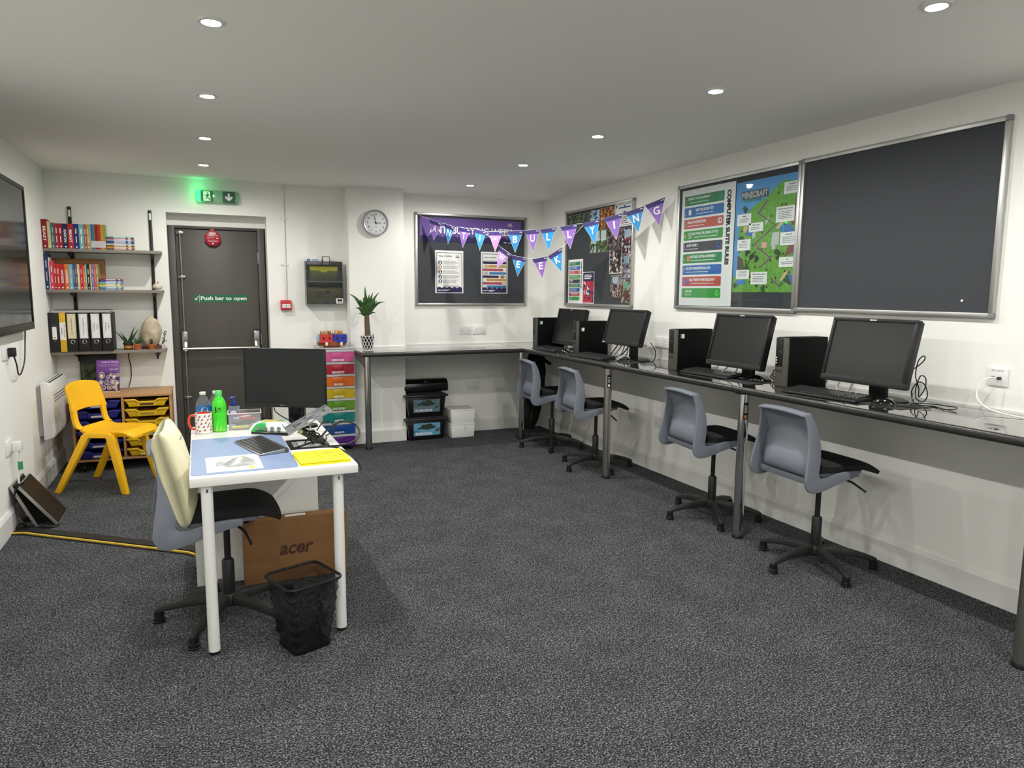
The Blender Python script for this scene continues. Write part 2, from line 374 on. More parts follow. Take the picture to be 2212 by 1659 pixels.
# ------------------------------------------------------------------ ceiling downlights
M_LAMP = mat('lamp_glow', (255, 255, 255), .4, emit=(255, 250, 240), estr=110)
M_RING = mat('downlight_ring', (225, 225, 222), .35)
def downlight(x, y, label):
    t = thing('downlight', label, 'ceiling light', (x, y, HC), 0, 'recessed ceiling downlights')
    MB().lathe([(.032, -.003), (.034, -.008), (.046, -.007), (.049, 0)], 28, capb=False).build('ring', M_RING, t)
    MB().lathe([(.001, -.0075), (.018, -.007), (.032, -.004), (.032, -.0005)], 24).build('lamp_face', M_LAMP, t)
    l = bpy.data.lights.new('lamp_light', 'SPOT'); l.energy = LAMP_W; l.color = LAMP_COL; l.spot_size = rad(180); l.spot_blend = .55; l.shadow_soft_size = .02
    lo = bpy.data.objects.new('lamp_light', l); COL.objects.link(lo); lo.parent = t; lo.location = (0, 0, -.012)
ordn = ['first', 'second', 'third', 'fourth', 'fifth', 'sixth', 'seventh', 'eighth', 'ninth', 'tenth', 'eleventh', 'twelfth', 'thirteenth', 'fourteenth', 'fifteenth', 'sixteenth', 'seventeenth', 'eighteenth', 'nineteenth', 'twentieth']
for i, y in enumerate((6.046, 5.0, 3.934, 2.877, 1.80, .73, -.34, -1.41)):
    downlight(.09, y, f'{ordn[i]} lit ceiling downlight from the exit door in the row on the desk side')
for i, y in enumerate((6.11, 4.98, 3.889, 2.806, 1.707, .63, -.44, -1.5)):
    downlight(2.28, y, f'{ordn[i]} lit ceiling downlight from the back wall in the row beside the computer counter')

# ------------------------------------------------------------------ worktops on tube legs
M_TOP = ramp_mat('black_stone_laminate', [(.0, (24, 24, 25)), (.55, (30, 30, 31)), (.72, (46, 45, 43)), (.9, (92, 90, 84))], 420, .07, kind='vor', spec=1.0, coat=1.0)
M_TOPE = ramp_mat('black_stone_edge', [(.0, (30, 30, 30)), (.5, (40, 39, 38)), (.75, (52, 51, 48)), (.93, (78, 76, 71))], 520, .32, kind='vor', spec=.5)
def worktop(name, label, x0, y0, x1, y1, edge):
    t = .040; r = .016
    mb = MB(); mb.box(x0, y0, ZC-t, x1, y1, ZC); o = mb.build(name, M_TOP)
    bm = bmesh.new(); bm.from_mesh(o.data); es = []
    for e in bm.edges:
        a, b = e.verts[0].co, e.verts[1].co
        for ax, v in edge:
            if abs(a[ax]-v) < 1e-5 and abs(b[ax]-v) < 1e-5 and abs(a.z-b.z) < 1e-5: es.append(e)
    bmesh.ops.bevel(bm, geom=es, offset=r, segments=5, affect='EDGES', profile=.5); bm.to_mesh(o.data); bm.free()
    for p in o.data.polygons: p.use_smooth = True
    o.data.materials.append(M_TOPE)
    for p in o.data.polygons:
        if p.normal.z < .97: p.material_index = 1
    o.data.set_sharp_from_angle(angle=rad(30)); return tag(o, label, 'worktop')
CXF, CYF, SEAM = 2.838, 6.15, 3.232
wn = worktop('worktop', 'glossy black speckled worktop run along the right wall nearest the camera', CXF, .6, XR, SEAM-.002, [(0, CXF)])
wf_ = worktop('worktop', 'black speckled worktop run along the right wall from the seam to the far corner', CXF, SEAM+.002, XR, YB, [(0, CXF)])
wb = worktop('worktop', 'black speckled worktop across the back wall behind the yucca pot', 1.292, CYF, CXF-.002, PY-.001, [(1, CYF), (0, 1.292)])
MB().box(PX1+.001, PY-.001, ZC-.04, CXF-.002, YB, ZC).build('alcove_board', M_TOP, wb)
M_STICK = mat('black_sticker', (18, 18, 19), .3); M_ORANGE = mat('orange_print', (226, 110, 52), .5)
def table_leg(top, x, y, m, sticker=None, rz=0, label=None):
    zt = ZC-.04; RZ = Matrix.Translation((x, y, 0)) @ Matrix.Rotation(rz, 4, 'Z')
    t = MB().cyl((0, 0, .022), (0, 0, zt-.006), .030, n=28, M=RZ).build('leg', m, top, label=label)
    MB().lathe([(.027, 0), (.033, .003), (.033, .012), (.029, .022)], 28, M=RZ).build('foot', M_BLACK, t)
    MB().lathe([(.052, zt-.006), (.052, zt)], 24, M=RZ).build('flange', M_BLACK, t)
    if sticker:
        N = 9; z0, z1 = zt-.155, zt-.055; a0 = rad(-122)
        def patch(i0, i1, za, zb, r, nm, m_):
            n = max(2, int(i1-i0)+1); vs = [(r*math.cos(a0+rad(7*lerp_(i0, i1, i/(n-1)))), r*math.sin(a0+rad(7*lerp_(i0, i1, i/(n-1)))), z) for z in (za, zb) for i in range(n)]
            MB().add(vs, [(i, i+1, n+i+1, n+i) for i in range(n-1)], 0, RZ).build(nm, m_, t, smooth=False)
        patch(0, 8, z0, z1, .0304, 'sticker', M_STICK); patch(2, 6, z0+.008, z0+.026, .0308, 'sticker_picture', sticker)
        for k in range(4): patch(1.5, 6.5-.8*(k % 2), z0+.042+.012*k, z0+.047+.012*k, .0308, 'sticker_print', M_WINK)
    return t
def lerp_(a, b, t): return a+(b-a)*t
table_leg(wn, 2.905, 3.205, M_CHROME, M_ORANGE, rad(-10), 'chrome leg with an orange and black sticker')
table_leg(wf_, 2.895, 4.70, M_SATIN, M_WINK, rad(-10), 'satin steel leg with a black sticker')
table_leg(wf_, 2.90, 6.33, M_CHROME)
table_leg(wb, 1.395, 6.42, M_CHROME)
table_leg(wn, 2.905, 1.59, M_SATIN)
table_leg(wn, 2.93, .75, M_SATIN)
# ================================================================== NOTICE BOARDS  (1.21 x .91, local origin = lower left corner on the wall)
def board(label, loc, rz, w=1.205, h=.912, glass=False):
    t = thing('notice_board', label, 'notice board', loc, rz, 'grey felt notice boards')
    B(.012, -.012, .012, w-.012, 0, h-.012).build('felt_panel', M_FELT, t, smooth=False)
    f = .024; d = -.026
    for a in ((0, d, 0, w, 0, f), (0, d, h-f, w, 0, h), (0, d, f, f, 0, h-f), (w-f, d, f, w, 0, h-f)):
        B(*a).build('frame_bar', M_ALU, t, bevel=.003)
    for x in (-.001, w-f+.001):
        for z in (-.001, h-f+.001): B(x, d-.002, z, x+f, 0, z+f).build('corner_cap', M_ALUCAP, t, bevel=.003)
    if glass:
        B(f, -.0245, f, w-f, -.0215, h-f).build('glass_pane', clear_mat('board_glass', (235, 240, 240), .0, .02), t, smooth=False)
    return t
BB = (1.988, YB, 1.314)
board('grey felt board on the back wall below the start of the bunting', BB, 0, 1.205, .91)
MBD = (XR, 6.335, 1.326)
board('grey felt board of photos on the right wall nearest the corner', MBD, WALLR, 1.205, .915)
RB = (XR, 4.532, 1.336)
board('glazed felt board with the computer suite rules poster on the right wall', RB, WALLR, 1.208, .916, True)
NB = (XR, 3.322, 1.346)
board('empty dark grey felt board, rightmost on the right wall', NB, WALLR, 1.206, .91)
tag(MB().lathe([(.001, 0), (.006, .001), (.006, .005), (.001, .006)], 10, M=Matrix.Rotation(PI/2, 4, 'X')).build('drawing_pin', M_WHITE, None, loc=(XR-.0135, 2.272, 1.426), rot=(0, 0, WALLR)), 'lone white pin low in the empty felt board on the right wall', 'pin')
# ---- helper: a poster on the back board / right wall boards, given by wall coordinates
def sheet(name, label, cat, rz, a0, z0, a1, z1, m=M_PAPER, group=None, depth=.0125, t=.0012):
    """a0..a1 along the wall left to right as seen; returns (thing, width, height); front surface at local y = 0"""
    if rz == 0: loc = (a0, YB-depth-t, z0); w_ = a1-a0
    else: loc = (XR-depth-t, a0, z0); w_ = a0-a1
    T = thing(name, label, cat, loc, rz, group); B(0, 0, 0, w_, t, z1-z0).build('sheet', m, T, smooth=False)
    return T, w_, z1-z0
E1, E2, E3 = -.0006, -.0012, -.0018
M_PURP = mat('purple_print', (104, 82, 150), .6, spec=.3, vary=.05, vscale=10)
M_GREYINK = mat('grey_ink', (120, 120, 124), .7)
# purple banner
T, W_, H_ = sheet('banner', 'long purple anti-bullying week banner across the back board', 'banner', 0, 2.036, 1.945, 3.132, 2.182, M_PURP)
sc = [(W_, 0), (W_, .035)]
for i in range(14):
    cx = W_*(13.5-i)/14; r = W_/28
    sc += [(cx+r*math.cos(rad(a)), .035+.8*r*math.sin(rad(a))) for a in (20, 55, 90, 125, 160)]
sc += [(0, .035), (0, 0)]
flat('scalloped_border', sc, E1, M_NAVY, T)
text('ANTI-BULLYING WEEK', .10, .085, 1.0, .155, E1, M_WINK, T, bold=.02)
flats('logo_print', [rrect(.95, .205, .99, .210), rrect(.945, .19, .995, .194), rrect(.945, .18, 1.0, .183), rrect(.9, .012, .93, .018), rrect(.95, .012, 1.01, .016)], E2, M_WINK, T)
# two A3 posters
T, W_, H_ = sheet('poster', 'left white poster reading types of bullying on the back board', 'poster', 0, 2.192, 1.438, 2.491, 1.863)
M_BLK = mat('poster_black', (28, 28, 38), .7)
mb = [rrect(.014, .008, .019, .405), rrect(.281, .008, .286, .405), rrect(.014, .4, .286, .405)]
flats('poster_border', mb, E1, M_BLK, T)
text('Types of Bullying', .034, .358, .18, .378, E1, M_INK, T, bold=.02)
flats('logo_print', [rrect(.215, .372, .255, .376), disc(.235, .36, .007, 14, 3.2)], E1, M_GREYINK, T)
for k, (z, c) in enumerate(((.305, (40, 38, 44)), (.258, (178, 150, 88)), (.211, (52, 52, 56)), (.164, (40, 40, 46)), (.118, (62, 74, 96)))):
    flat('round_icon', disc(.052, z, .02), E1, mat(f'icon{k}', c, .7), T); flats('icon_figure', [disc(.052, z+.006, .0065, 12), rrect(.044, z-.012, .06, z, .004)], E2, M_WINK, T)
    lines(.08, z+.012, .265, 4, .009, .0035, E1, M_GREYINK, T, seed=k)
lines(.085, .075, .265, 3, .008, .0035, E1, M_GREYINK, T, seed=9); lines(.035, .05, .265, 2, .007, .003, E1, M_GREYINK, T, seed=19)
sc = [(.286, .008), (.286, .048)]
for i in range(5):
    cx = .286-.0272*2*(i+.5); sc += [(cx+.026*math.cos(rad(a)), .046+.018*math.sin(rad(a))) for a in (15, 55, 90, 125, 165)]
sc += [(.014, .048), (.014, .008)]
flat('scalloped_border', sc, E2, M_NAVY, T); flats('logo_print', [rrect(.024, .026, .062, .033), disc(.076, .029, .006, 12), rrect(.088, .03, .155, .035), rrect(.088, .021, .13, .026)], E3, M_WINK, T)
T, W_, H_ = sheet('poster', 'right poster of coloured reaching arms about dealing with bullying on the back board', 'poster', 0, 2.684, 1.438, 2.981, 1.862)
flats('poster_border', mb, E1, M_BLK, T)
text('Dealing with Bullying', .034, .358, .17, .374, E1, M_INK, T, bold=.02); flat('title_box', rrect(.022, .335, .278, .342), E1, mat('light_grey_print', (190, 190, 194), .7), T)
for k, (x0, x1, z, c) in enumerate(((.019, .281, .315, (52, 46, 84)), (.08, .281, .278, (196, 152, 78)), (.019, .25, .242, (176, 84, 100)), (.09, .281, .207, (62, 122, 178)), (.019, .2, .172, (52, 46, 84)), (.06, .281, .14, (196, 152, 78)), (.019, .24, .104, (176, 84, 100)), (.06, .281, .07, (62, 122, 178)))):
    flat('printed_arm', rrect(x0, z-.013, x1, z+.013, .012), E1, mat(f'arm{k % 4}', c, .7), T)
for k, (x, z, c) in enumerate(((.055, .278, (205, 170, 150)), (.055, .207, (196, 188, 180)), (.24, .172, (150, 120, 105)), (.26, .104, (215, 190, 175)))):
    flat('printed_hand', disc(x, z, .018, 14, 1.5), E2, mat(f'hand{k}', c, .7), T)
flat('scalloped_border', sc, E2, M_NAVY, T); flats('logo_print', [rrect(.024, .026, .062, .033), disc(.076, .029, .006, 12), rrect(.088, .03, .155, .035), rrect(.088, .021, .13, .026)], E3, M_WINK, T)

# ---- rules poster
RULES = ['RESPECT THE EQUIPMENT', 'KEEP THE ROOM TIDY', 'FOLLOW INSTRUCTIONS', "NO FOOD OR DRINK AT PC'S", 'SURF SAFELY', 'SAVE FILES OFTEN & SENSIBLY', 'DO NOT SHARE PERSONAL INFO', 'ONLY PRINT WHEN NECESSARY', 'LOG OUT']
RC = [(46, 132, 78), (46, 104, 172), (190, 92, 82), (62, 148, 72), (70, 68, 74), (38, 132, 76), (44, 108, 178), (192, 88, 80), (66, 158, 74)]
RM = [mat(f'rule_banner_{c[0]}_{c[1]}_{c[2]}', c, .5) for c in RC]
IC = [((60, 130, 160), 'r'), ((225, 230, 235), 'r'), ((225, 225, 228), 'c'), ((235, 235, 235), 'n'), ((60, 100, 190), 'g'), ((240, 140, 60), 'r'), ((80, 90, 190), 'c'), ((80, 110, 200), 'r'), ((90, 220, 90), 'c')]
LX = [.05, .28, .05, .20, .05, .12, .05, .16, .05]
LW = [.57, .46, .48, .66, .30, .70, .64, .66, .18]
def rules(label, a0, z0, a1, z1, depth):
    T, W_, H_ = sheet('poster', label, 'poster', WALLR, a0, z0, a1, z1, depth=depth)
    for i in range(9):
        zc = H_*(.905-.0995*i); bh = H_*.041; x0, x1 = W_*.055, W_*.81; bw = x1-x0
        bn = flat('rule_banner', rrect(x0, zc-bh, x1, zc+bh, bh*.3), E1, RM[i], T)
        lx = x0+bw*LX[i]*.9+bw*.05; text(RULES[i], lx, zc+bh*.05, lx+bw*LW[i], zc+bh*.62, E2, M_WINK, bn, bold=.03)
        lines(lx+(bw*.05 if i in (0, 3, 5, 7) else 0), zc-bh*.5, lx+bw*min(.7, LW[i]), 1, 1, bh*.13, E2, M_WINK, bn, ragged=.1, seed=i)
        ntext(str(i+1), x0+bw*.035, zc-bh*.1, bh*1.1, E2, mat(f'num{i % 3}', [(230, 170, 70), (170, 120, 190), (90, 180, 120)][i % 3], .6), bn, bold=.02)
        ix = x0+bw*(.92 if i in (0, 2, 4, 8) else .15) if i not in (6,) else x0+bw*.9
        c, k = IC[i]
        if k == 'n':
            flat('rule_icon', disc(ix+bw*.02, zc, bh*.62, 16), E2, M_WINK, bn); flats('icon_detail', [disc(ix+bw*.02, zc, bh*.5, 16)], E3, RM[i], bn); flat('icon_bar', [(ix+bw*.02-bh*.4, zc+bh*.3), (ix+bw*.02-bh*.3, zc+bh*.4), (ix+bw*.02+bh*.4, zc-bh*.3), (ix+bw*.02+bh*.3, zc-bh*.4)], E3-.0005, M_WINK, bn)
        elif k == 'r': flat('rule_icon', rrect(ix-bh*.45, zc-bh*.55, ix+bh*.45, zc+bh*.55, bh*.1), E2, mat(f'rico{i}', c, .6), bn)
        else: flat('rule_icon', disc(ix, zc, bh*.6, 16), E2, mat(f'rico{i}', c, .6), bn); flat('icon_detail', disc(ix+bh*.1, zc+bh*.05, bh*.32, 12), E3, RM[i] if k == 'c' else M_NAVY, bn)
    text('COMPUTER SUITE RULES', W_*.895-H_*.302, H_*.64-W_*.036, W_*.895+H_*.302, H_*.64+W_*.036, E1, M_INK, T, bold=.055, rot=-PI/2)
    return T
rules('large white computer suite rules poster with nine coloured banners in the glazed board', 4.488, 1.364, 3.906, 2.211, .0125)
rules('small copy of the computer suite rules poster low on the photo board', 6.275, 1.349, 5.986, 1.772, .0125)
# ---- generic landscape map poster
M_SKY = mat('poster_sky', (84, 148, 206), .55, vary=.1, vscale=4); M_LAND = ramp_mat('poster_grass', [(.3, (92, 146, 62)), (.5, (106, 162, 70)), (.7, (122, 176, 78))], 40, .55)
T, W_, H_ = sheet('poster', 'tall green and blue isometric map poster with white caption cards in the glazed board', 'poster', WALLR, 3.896, 1.463, 3.326, 2.192, M_SKY)
P = lambda *q: [(x*W_, z*H_) for x, z in q]
flat('printed_land', P((0, 0), (1, 0), (1, .26), (.93, .30), (.93, .34), (.99, .36), (.99, .72), (.96, .76), (.96, .93), (.74, .95), (.62, .90), (.50, .83), (.32, .78), (.10, .66), (.06, .52), (.1, .45), (.1, .2), (0, .12)), E1, M_LAND, T)
M_SOIL = mat('poster_soil', (124, 82, 80), .6); M_DSOIL = mat('poster_dark_soil', (78, 66, 58), .6); M_TREE = mat('poster_tree', (54, 82, 46), .6); M_DKT = mat('poster_dark_tree', (66, 54, 40), .6)
flats('printed_cliff', [P((.90, .56), (.99, .60), (.99, .88), (.95, .86), (.92, .72), (.84, .66)), P((.80, .30), (.96, .34), (.96, .47), (.90, .46))], E2, M_SOIL, T)
flats('printed_cliff', [P((.07, .18), (.2, .18), (.16, .30), (.07, .34)), P((.08, .36), (.20, .40), (.14, .44), (.08, .42))], E2, M_DSOIL, T)
flats('printed_pool', [P((.70, .54), (.80, .50), (.95, .52), (.86, .58), (.76, .58)), P((.18, .52), (.28, .50), (.33, .55), (.22, .57)), P((.80, .10), (.92, .06), (.99, .10), (.9, .16))], E2, mat('poster_water', (66, 112, 178), .5), T)
flats('printed_sand', [P((.66, .55), (.70, .54), (.80, .61), (.76, .62)), P((.14, .56), (.20, .54), (.22, .60), (.16, .60)), P((.76, .10), (.80, .1), (.88, .18), (.84, .19))], E2, mat('poster_sand', (206, 178, 138), .6), T)
rg = random.Random(3); tr = []
for (cx, cz, r) in ((.16, .74, .05), (.13, .49, .06), (.72, .33, .06), (.24, .23, .05), (.5, .03, .05), (.88, .1, .055), (.4, .06, .04), (.05, .06, .04)):
    for k in range(7): a = rg.random()*6.28; q = rg.random()*r*.7; s_ = r*.45; x, z = cx+q*math.cos(a), cz+q*math.sin(a); tr.append(P((x-s_, z), (x, z-s_*.6), (x+s_, z), (x+s_, z+s_*.5), (x, z+s_), (x-s_, z+s_*.5)))
tr = [[(min(max(x, .002), W_-.002), max(z, .002)) for x, z in q] for q in tr]
flats('printed_trees', tr, E3, M_TREE, T)
bl = []
for k in range(46):
    x, z = .1+.86*rg.random(), .03+.85*rg.random()
    if z < .6+.45*x and not (.25 < x < .33 and z > .7): bl.append(P((x-.012, z), (x, z-.007), (x+.012, z), (x+.012, z+.012), (x, z+.018), (x-.012, z+.012)))
flats('printed_blocks', bl, E2, M_DKT, T)
pth = [(.52, .80), (.38, .70), (.66, .58), (.34, .43), (.60, .30), (.44, .22)]
def zig(pts, wd): return [P((x0-wd, z0), (x0+wd, z0), (x1+wd, z1), (x1-wd, z1)) for (x0, z0), (x1, z1) in zip(pts, pts[1:])]
pth2 = [(.62, .13), (.74, .06)]
flats('printed_path', zig(pth, .022)+zig(pth2, .022), E3, mat('poster_stone', (152, 150, 146), .6), T)
flats('printed_track', zig(pth, .012)+zig(pth2, .012), E3-.0004, mat('poster_track', (96, 78, 62), .6), T)
flats('printed_structures', [P((.20, .32), (.28, .36), (.28, .43), (.20, .39)), P((.27, .28), (.34, .31), (.34, .36), (.27, .33)), P((.36, .26), (.41, .28), (.41, .33), (.36, .31))], E3, mat('poster_slate', (52, 58, 50), .6), T)
flats('printed_panel', [P((.60, .40), (.72, .41), (.72, .52), (.62, .52)), P((.30, .48), (.35, .49), (.35, .54), (.30, .53)), P((.5, .59), (.55, .62), (.55, .66), (.5, .63)), P((.62, .37), (.68, .38), (.66, .41), (.62, .4))], E3, mat('poster_panel', (190, 192, 194), .6), T)
flats('printed_spot', [P((.46, .39), (.54, .39), (.54, .44), (.46, .44))], E3-.0006, mat('poster_pink', (216, 160, 158), .6), T)
for x0, z0, x1, z1, s_ in ((.76, .83, 1.0, .93, 'MOVEMENT'), (.66, .60, .93, .73, 'BREAK & PLACE BLOCKS'), (.04, .605, .27, .71, 'CAMERA'), (.24, .54, .47, .62, 'OPEN A WALL'), (.06, .38, .28, .48, 'REMOVE'), (.74, .40, .99, .51, 'INVENTORY'), (.74, .215, .98, .30, 'NPC'), (.06, .12, .28, .205, 'CODE BUILDER'), (.31, .07, .57, .18, 'CREATE WITH YOUR CLASSMATES')):
    cd_ = flat('caption_card', [(x*W_, z*H_) for x, z in rrect(x0, z0, x1, z1)], E3-.0008, M_PAPER, T)
    ntext(s_, (x0+x1)/2*W_, (z1-.02)*H_, .008, E3-.0014, M_INK, cd_, bold=.02, maxw=(x1-x0)*W_*.8)
    lines((x0+.035)*W_, (z1-.045)*H_, (x1-.03)*W_, max(1, int((z1-z0-.045)/.016)), .0105, .0035, E3-.0014, M_GREYINK, cd_, ragged=.2, seed=int(x0*99))
text('MINECRAFT', .10*W_, .845*H_, .52*W_, .905*H_, E2, mat('poster_title_grey', (170, 170, 170), .5), T, bold=.06)
flat('title_strip', P((.14, .815), (.42, .815), (.42, .84), (.14, .84)), E2, mat('poster_teal', (48, 120, 132), .5), T)
flat('title_plate', P((.09, .838), (.53, .838), (.53, .912), (.09, .912)), E1, mat('poster_title_dark', (62, 66, 74), .5), T)
flat('blue_panel', P((.05, .065), (.22, .075), (.22, .115), (.05, .105)), E3, mat('poster_blue', (64, 128, 190), .5), T)
# ---- photos on the middle board (all flat prints)
def photo_mat(n, cols, sc=26, st=(1, 1, 1)): return ramp_mat(n, [(i/len(cols), c) for i, c in enumerate(cols)], sc, .45, kind='vor', stretch=st)
PH = [('photo print of a green hillside at top left of the photo board', 6.288, 2.07, 5.868, 2.196, [(84, 108, 130), (70, 82, 48), (38, 44, 30), (128, 136, 88), (30, 30, 26)], 30),
      ('narrow photo print of a pale blue curtain beside the hillside photo', 5.86, 2.08, 5.70, 2.204, [(120, 168, 204), (170, 200, 224), (40, 44, 60), (204, 212, 222)], 22),
      ('amber photo print of people in a wooden hall on the photo board', 5.688, 2.03, 5.442, 2.207, [(176, 116, 56), (134, 82, 40), (66, 42, 26), (200, 146, 80)], 22),
      ('photo print of a person in a doorway below the amber photo', 5.60, 1.985, 5.44, 2.09, [(60, 48, 42), (130, 84, 60), (30, 26, 26)], 24),
      ('pair of tall playground photos below the bunting on the photo board', 5.867, 1.82, 5.558, 2.022, [(176, 190, 196), (96, 120, 66), (58, 78, 44), (40, 44, 36), (80, 98, 60)], 17),
      ('dark classroom photo print left of the tall red one', 5.555, 1.826, 5.315, 2.006, [(40, 36, 40), (72, 62, 66), (112, 100, 96), (26, 26, 30), (150, 138, 130)], 24),
      ('upper right photo print of a computer screen and red jumper', 5.308, 1.786, 5.128, 2.006, [(44, 40, 46), (132, 40, 50), (196, 202, 212), (88, 66, 62), (24, 24, 28)], 20),
      ('white edged photo print of a desk and paper on the photo board', 5.506, 1.622, 5.308, 1.832, [(34, 32, 34), (204, 202, 200), (60, 50, 46), (110, 84, 70), (22, 22, 24)], 20),
      ('middle right photo print of a screen and pale shirt', 5.302, 1.577, 5.136, 1.784, [(96, 116, 150), (160, 140, 132), (180, 170, 168), (70, 54, 48), (40, 38, 40)], 19),
      ('lower photo print of pupils at computers on the photo board', 5.478, 1.414, 5.306, 1.608, [(112, 96, 94), (48, 40, 42), (178, 160, 148), (30, 28, 32), (140, 122, 118)], 26),
      ('bottom right photo print of a brown-haired head at a screen', 5.302, 1.366, 5.137, 1.568, [(104, 132, 120), (88, 54, 42), (60, 42, 38), (176, 160, 150), (130, 46, 50)], 19)]
for i, (lb, a0, z0, a1, z1, cols, scl) in enumerate(PH):
    T, W_, H_ = sheet('photo_print', lb, 'photo', WALLR, a0, z0, a1, z1, M_PAPER, 'photos on the notice board', .0125+.0003*i)
    e = .006 if 'white edged' in lb else .001
    flat('printed_picture', rrect(e, e, W_-e, H_-e), E1, photo_mat(f'photo{i}', cols, scl*2.4), T)
    if 'screen' in lb or 'pupils' in lb: flat('printed_screen', rrect(W_*.2, H_*.62, W_*.7, H_*.92), E2, mat(f'pscreen{i}', (150, 176, 190) if i != 10 else (96, 150, 120), .5), T)
    if 'head' in lb: flat('printed_head', disc(W_*.5, H_*.34, W_*.27, 16), E2, mat('phead', (92, 58, 44), .7), T)
    if 'playground' in lb: flats('printed_windows', [rrect(W_*.28, H_*.5, W_*.58, H_*.95), rrect(W_*.66, H_*.5, W_*.95, H_*.95)], E2, mat('pwin', (186, 200, 202), .6), T)
T, W_, H_ = sheet('certificate', 'white certificate with blue decorated border at top right of the photo board', 'certificate', WALLR, 5.437, 2.02, 5.131, 2.217)
cb = mat('cert_blue', (58, 86, 140), .6)
flats('certificate_border', [rrect(.012, .01, .016, H_-.01), rrect(W_-.016, .01, W_-.012, H_-.01), rrect(.012, H_-.014, W_-.012, H_-.010), rrect(.012, .01, W_-.012, .014)]+[disc(x, z, .012, 10) for x in (.025, W_-.025) for z in (.025, H_-.025)], E1, cb, T)
flats('certificate_ribbon', [rrect(.06, H_*.78, W_-.06, H_*.84), disc(W_/2, H_*.85, .012, 12), disc(W_/2, H_*.56, .02, 12, 1.4)], E1, cb, T)
lines(.07, H_*.38, W_-.06, 4, .016, .006, E1, M_INK, T, seed=5)
T, W_, H_ = sheet('poster', 'small navy and red magazine poster next to the small rules copy', 'poster', WALLR, 5.981, 1.352, 5.77, 1.648)
flat('printed_picture', rrect(.007, .007, W_-.007, H_*.72), E1, photo_mat('redmag', [(186, 52, 70), (200, 62, 80), (60, 56, 90), (172, 44, 62), (210, 190, 190)], 26), T)
flat('printed_heading', rrect(.007, H_*.70, W_-.007, H_-.007), E2, mat('mag_navy', (46, 44, 86), .5), T)
lines(.03, H_*.88, W_-.03, 3, .016, .008, E3, M_WINK, T, seed=8); flats('printed_figures', [disc(W_*.5, H_*.5, .024, 12), disc(W_*.45, H_*.33, .03, 12), rrect(W_*.35, H_*.24, W_*.6, H_*.42)], E2, photo_mat('magfig', [(220, 214, 212), (60, 66, 110), (40, 36, 50)], 40), T)

# ================================================================== BUNTING (hangs across the corner from the back board to the rules board)
P0 = Vector((2.035, 6.86, 0)); P1 = Vector((3.36, 4.55, 0)); AB = math.atan2(P1.y-P0.y, P1.x-P0.x)
FP = mat('flag_purple', (146, 106, 196), .6, vary=.05, vscale=20); FB = mat('flag_blue', (44, 152, 218), .6, vary=.05, vscale=20); FL = mat('flag_lilac', (200, 150, 224), .6); FN = mat('flag_navy', (58, 48, 112), .6)
FLAGS1 = [('A', FP, (.125, 2.15), (.288, 2.102), (.179, 1.941)), ('N', FB, (.32, 2.099), (.457, 2.055), (.365, 1.9)), ('T', FP, (.495, 2.057), (.648, 2.03), (.547, 1.86)), ('I', FB, (.683, 2.035), (.838, 1.998), (.755, 1.831)), ('-', FL, (.853, 2.0), (1.023, 1.993), (.935, 1.813)), ('B', FB, (1.072, 1.994), (1.249, 1.99), (1.161, 1.798)), ('U', FP, (1.258, 1.991), (1.424, 1.994), (1.357, 1.801)), ('L', FB, (1.428, 1.992), (1.593, 2.003), (1.52, 1.807)), ('L', FP, (1.632, 2.005), (1.803, 2.02), (1.735, 1.816)), ('Y', FB, (1.846, 2.021), (2.014, 2.045), (1.974, 1.848)), ('I', FP, (2.045, 2.053), (2.219, 2.084), (2.171, 1.877)), ('N', FB, (2.237, 2.086), (2.408, 2.126), (2.365, 1.923)), ('G', FP, (2.412, 2.132), (2.578, 2.181), (2.54, 1.967))]
FLAGS2 = [('W', FL, (.964, 1.87), (1.107, 1.786), (.946, 1.661)), ('E', FB, (1.111, 1.782), (1.283, 1.75), (1.182, 1.592)), ('E', FP, (1.338, 1.742), (1.5, 1.761), (1.45, 1.57)), ('K', FB, (1.504, 1.761), (1.646, 1.832), (1.646, 1.623))]
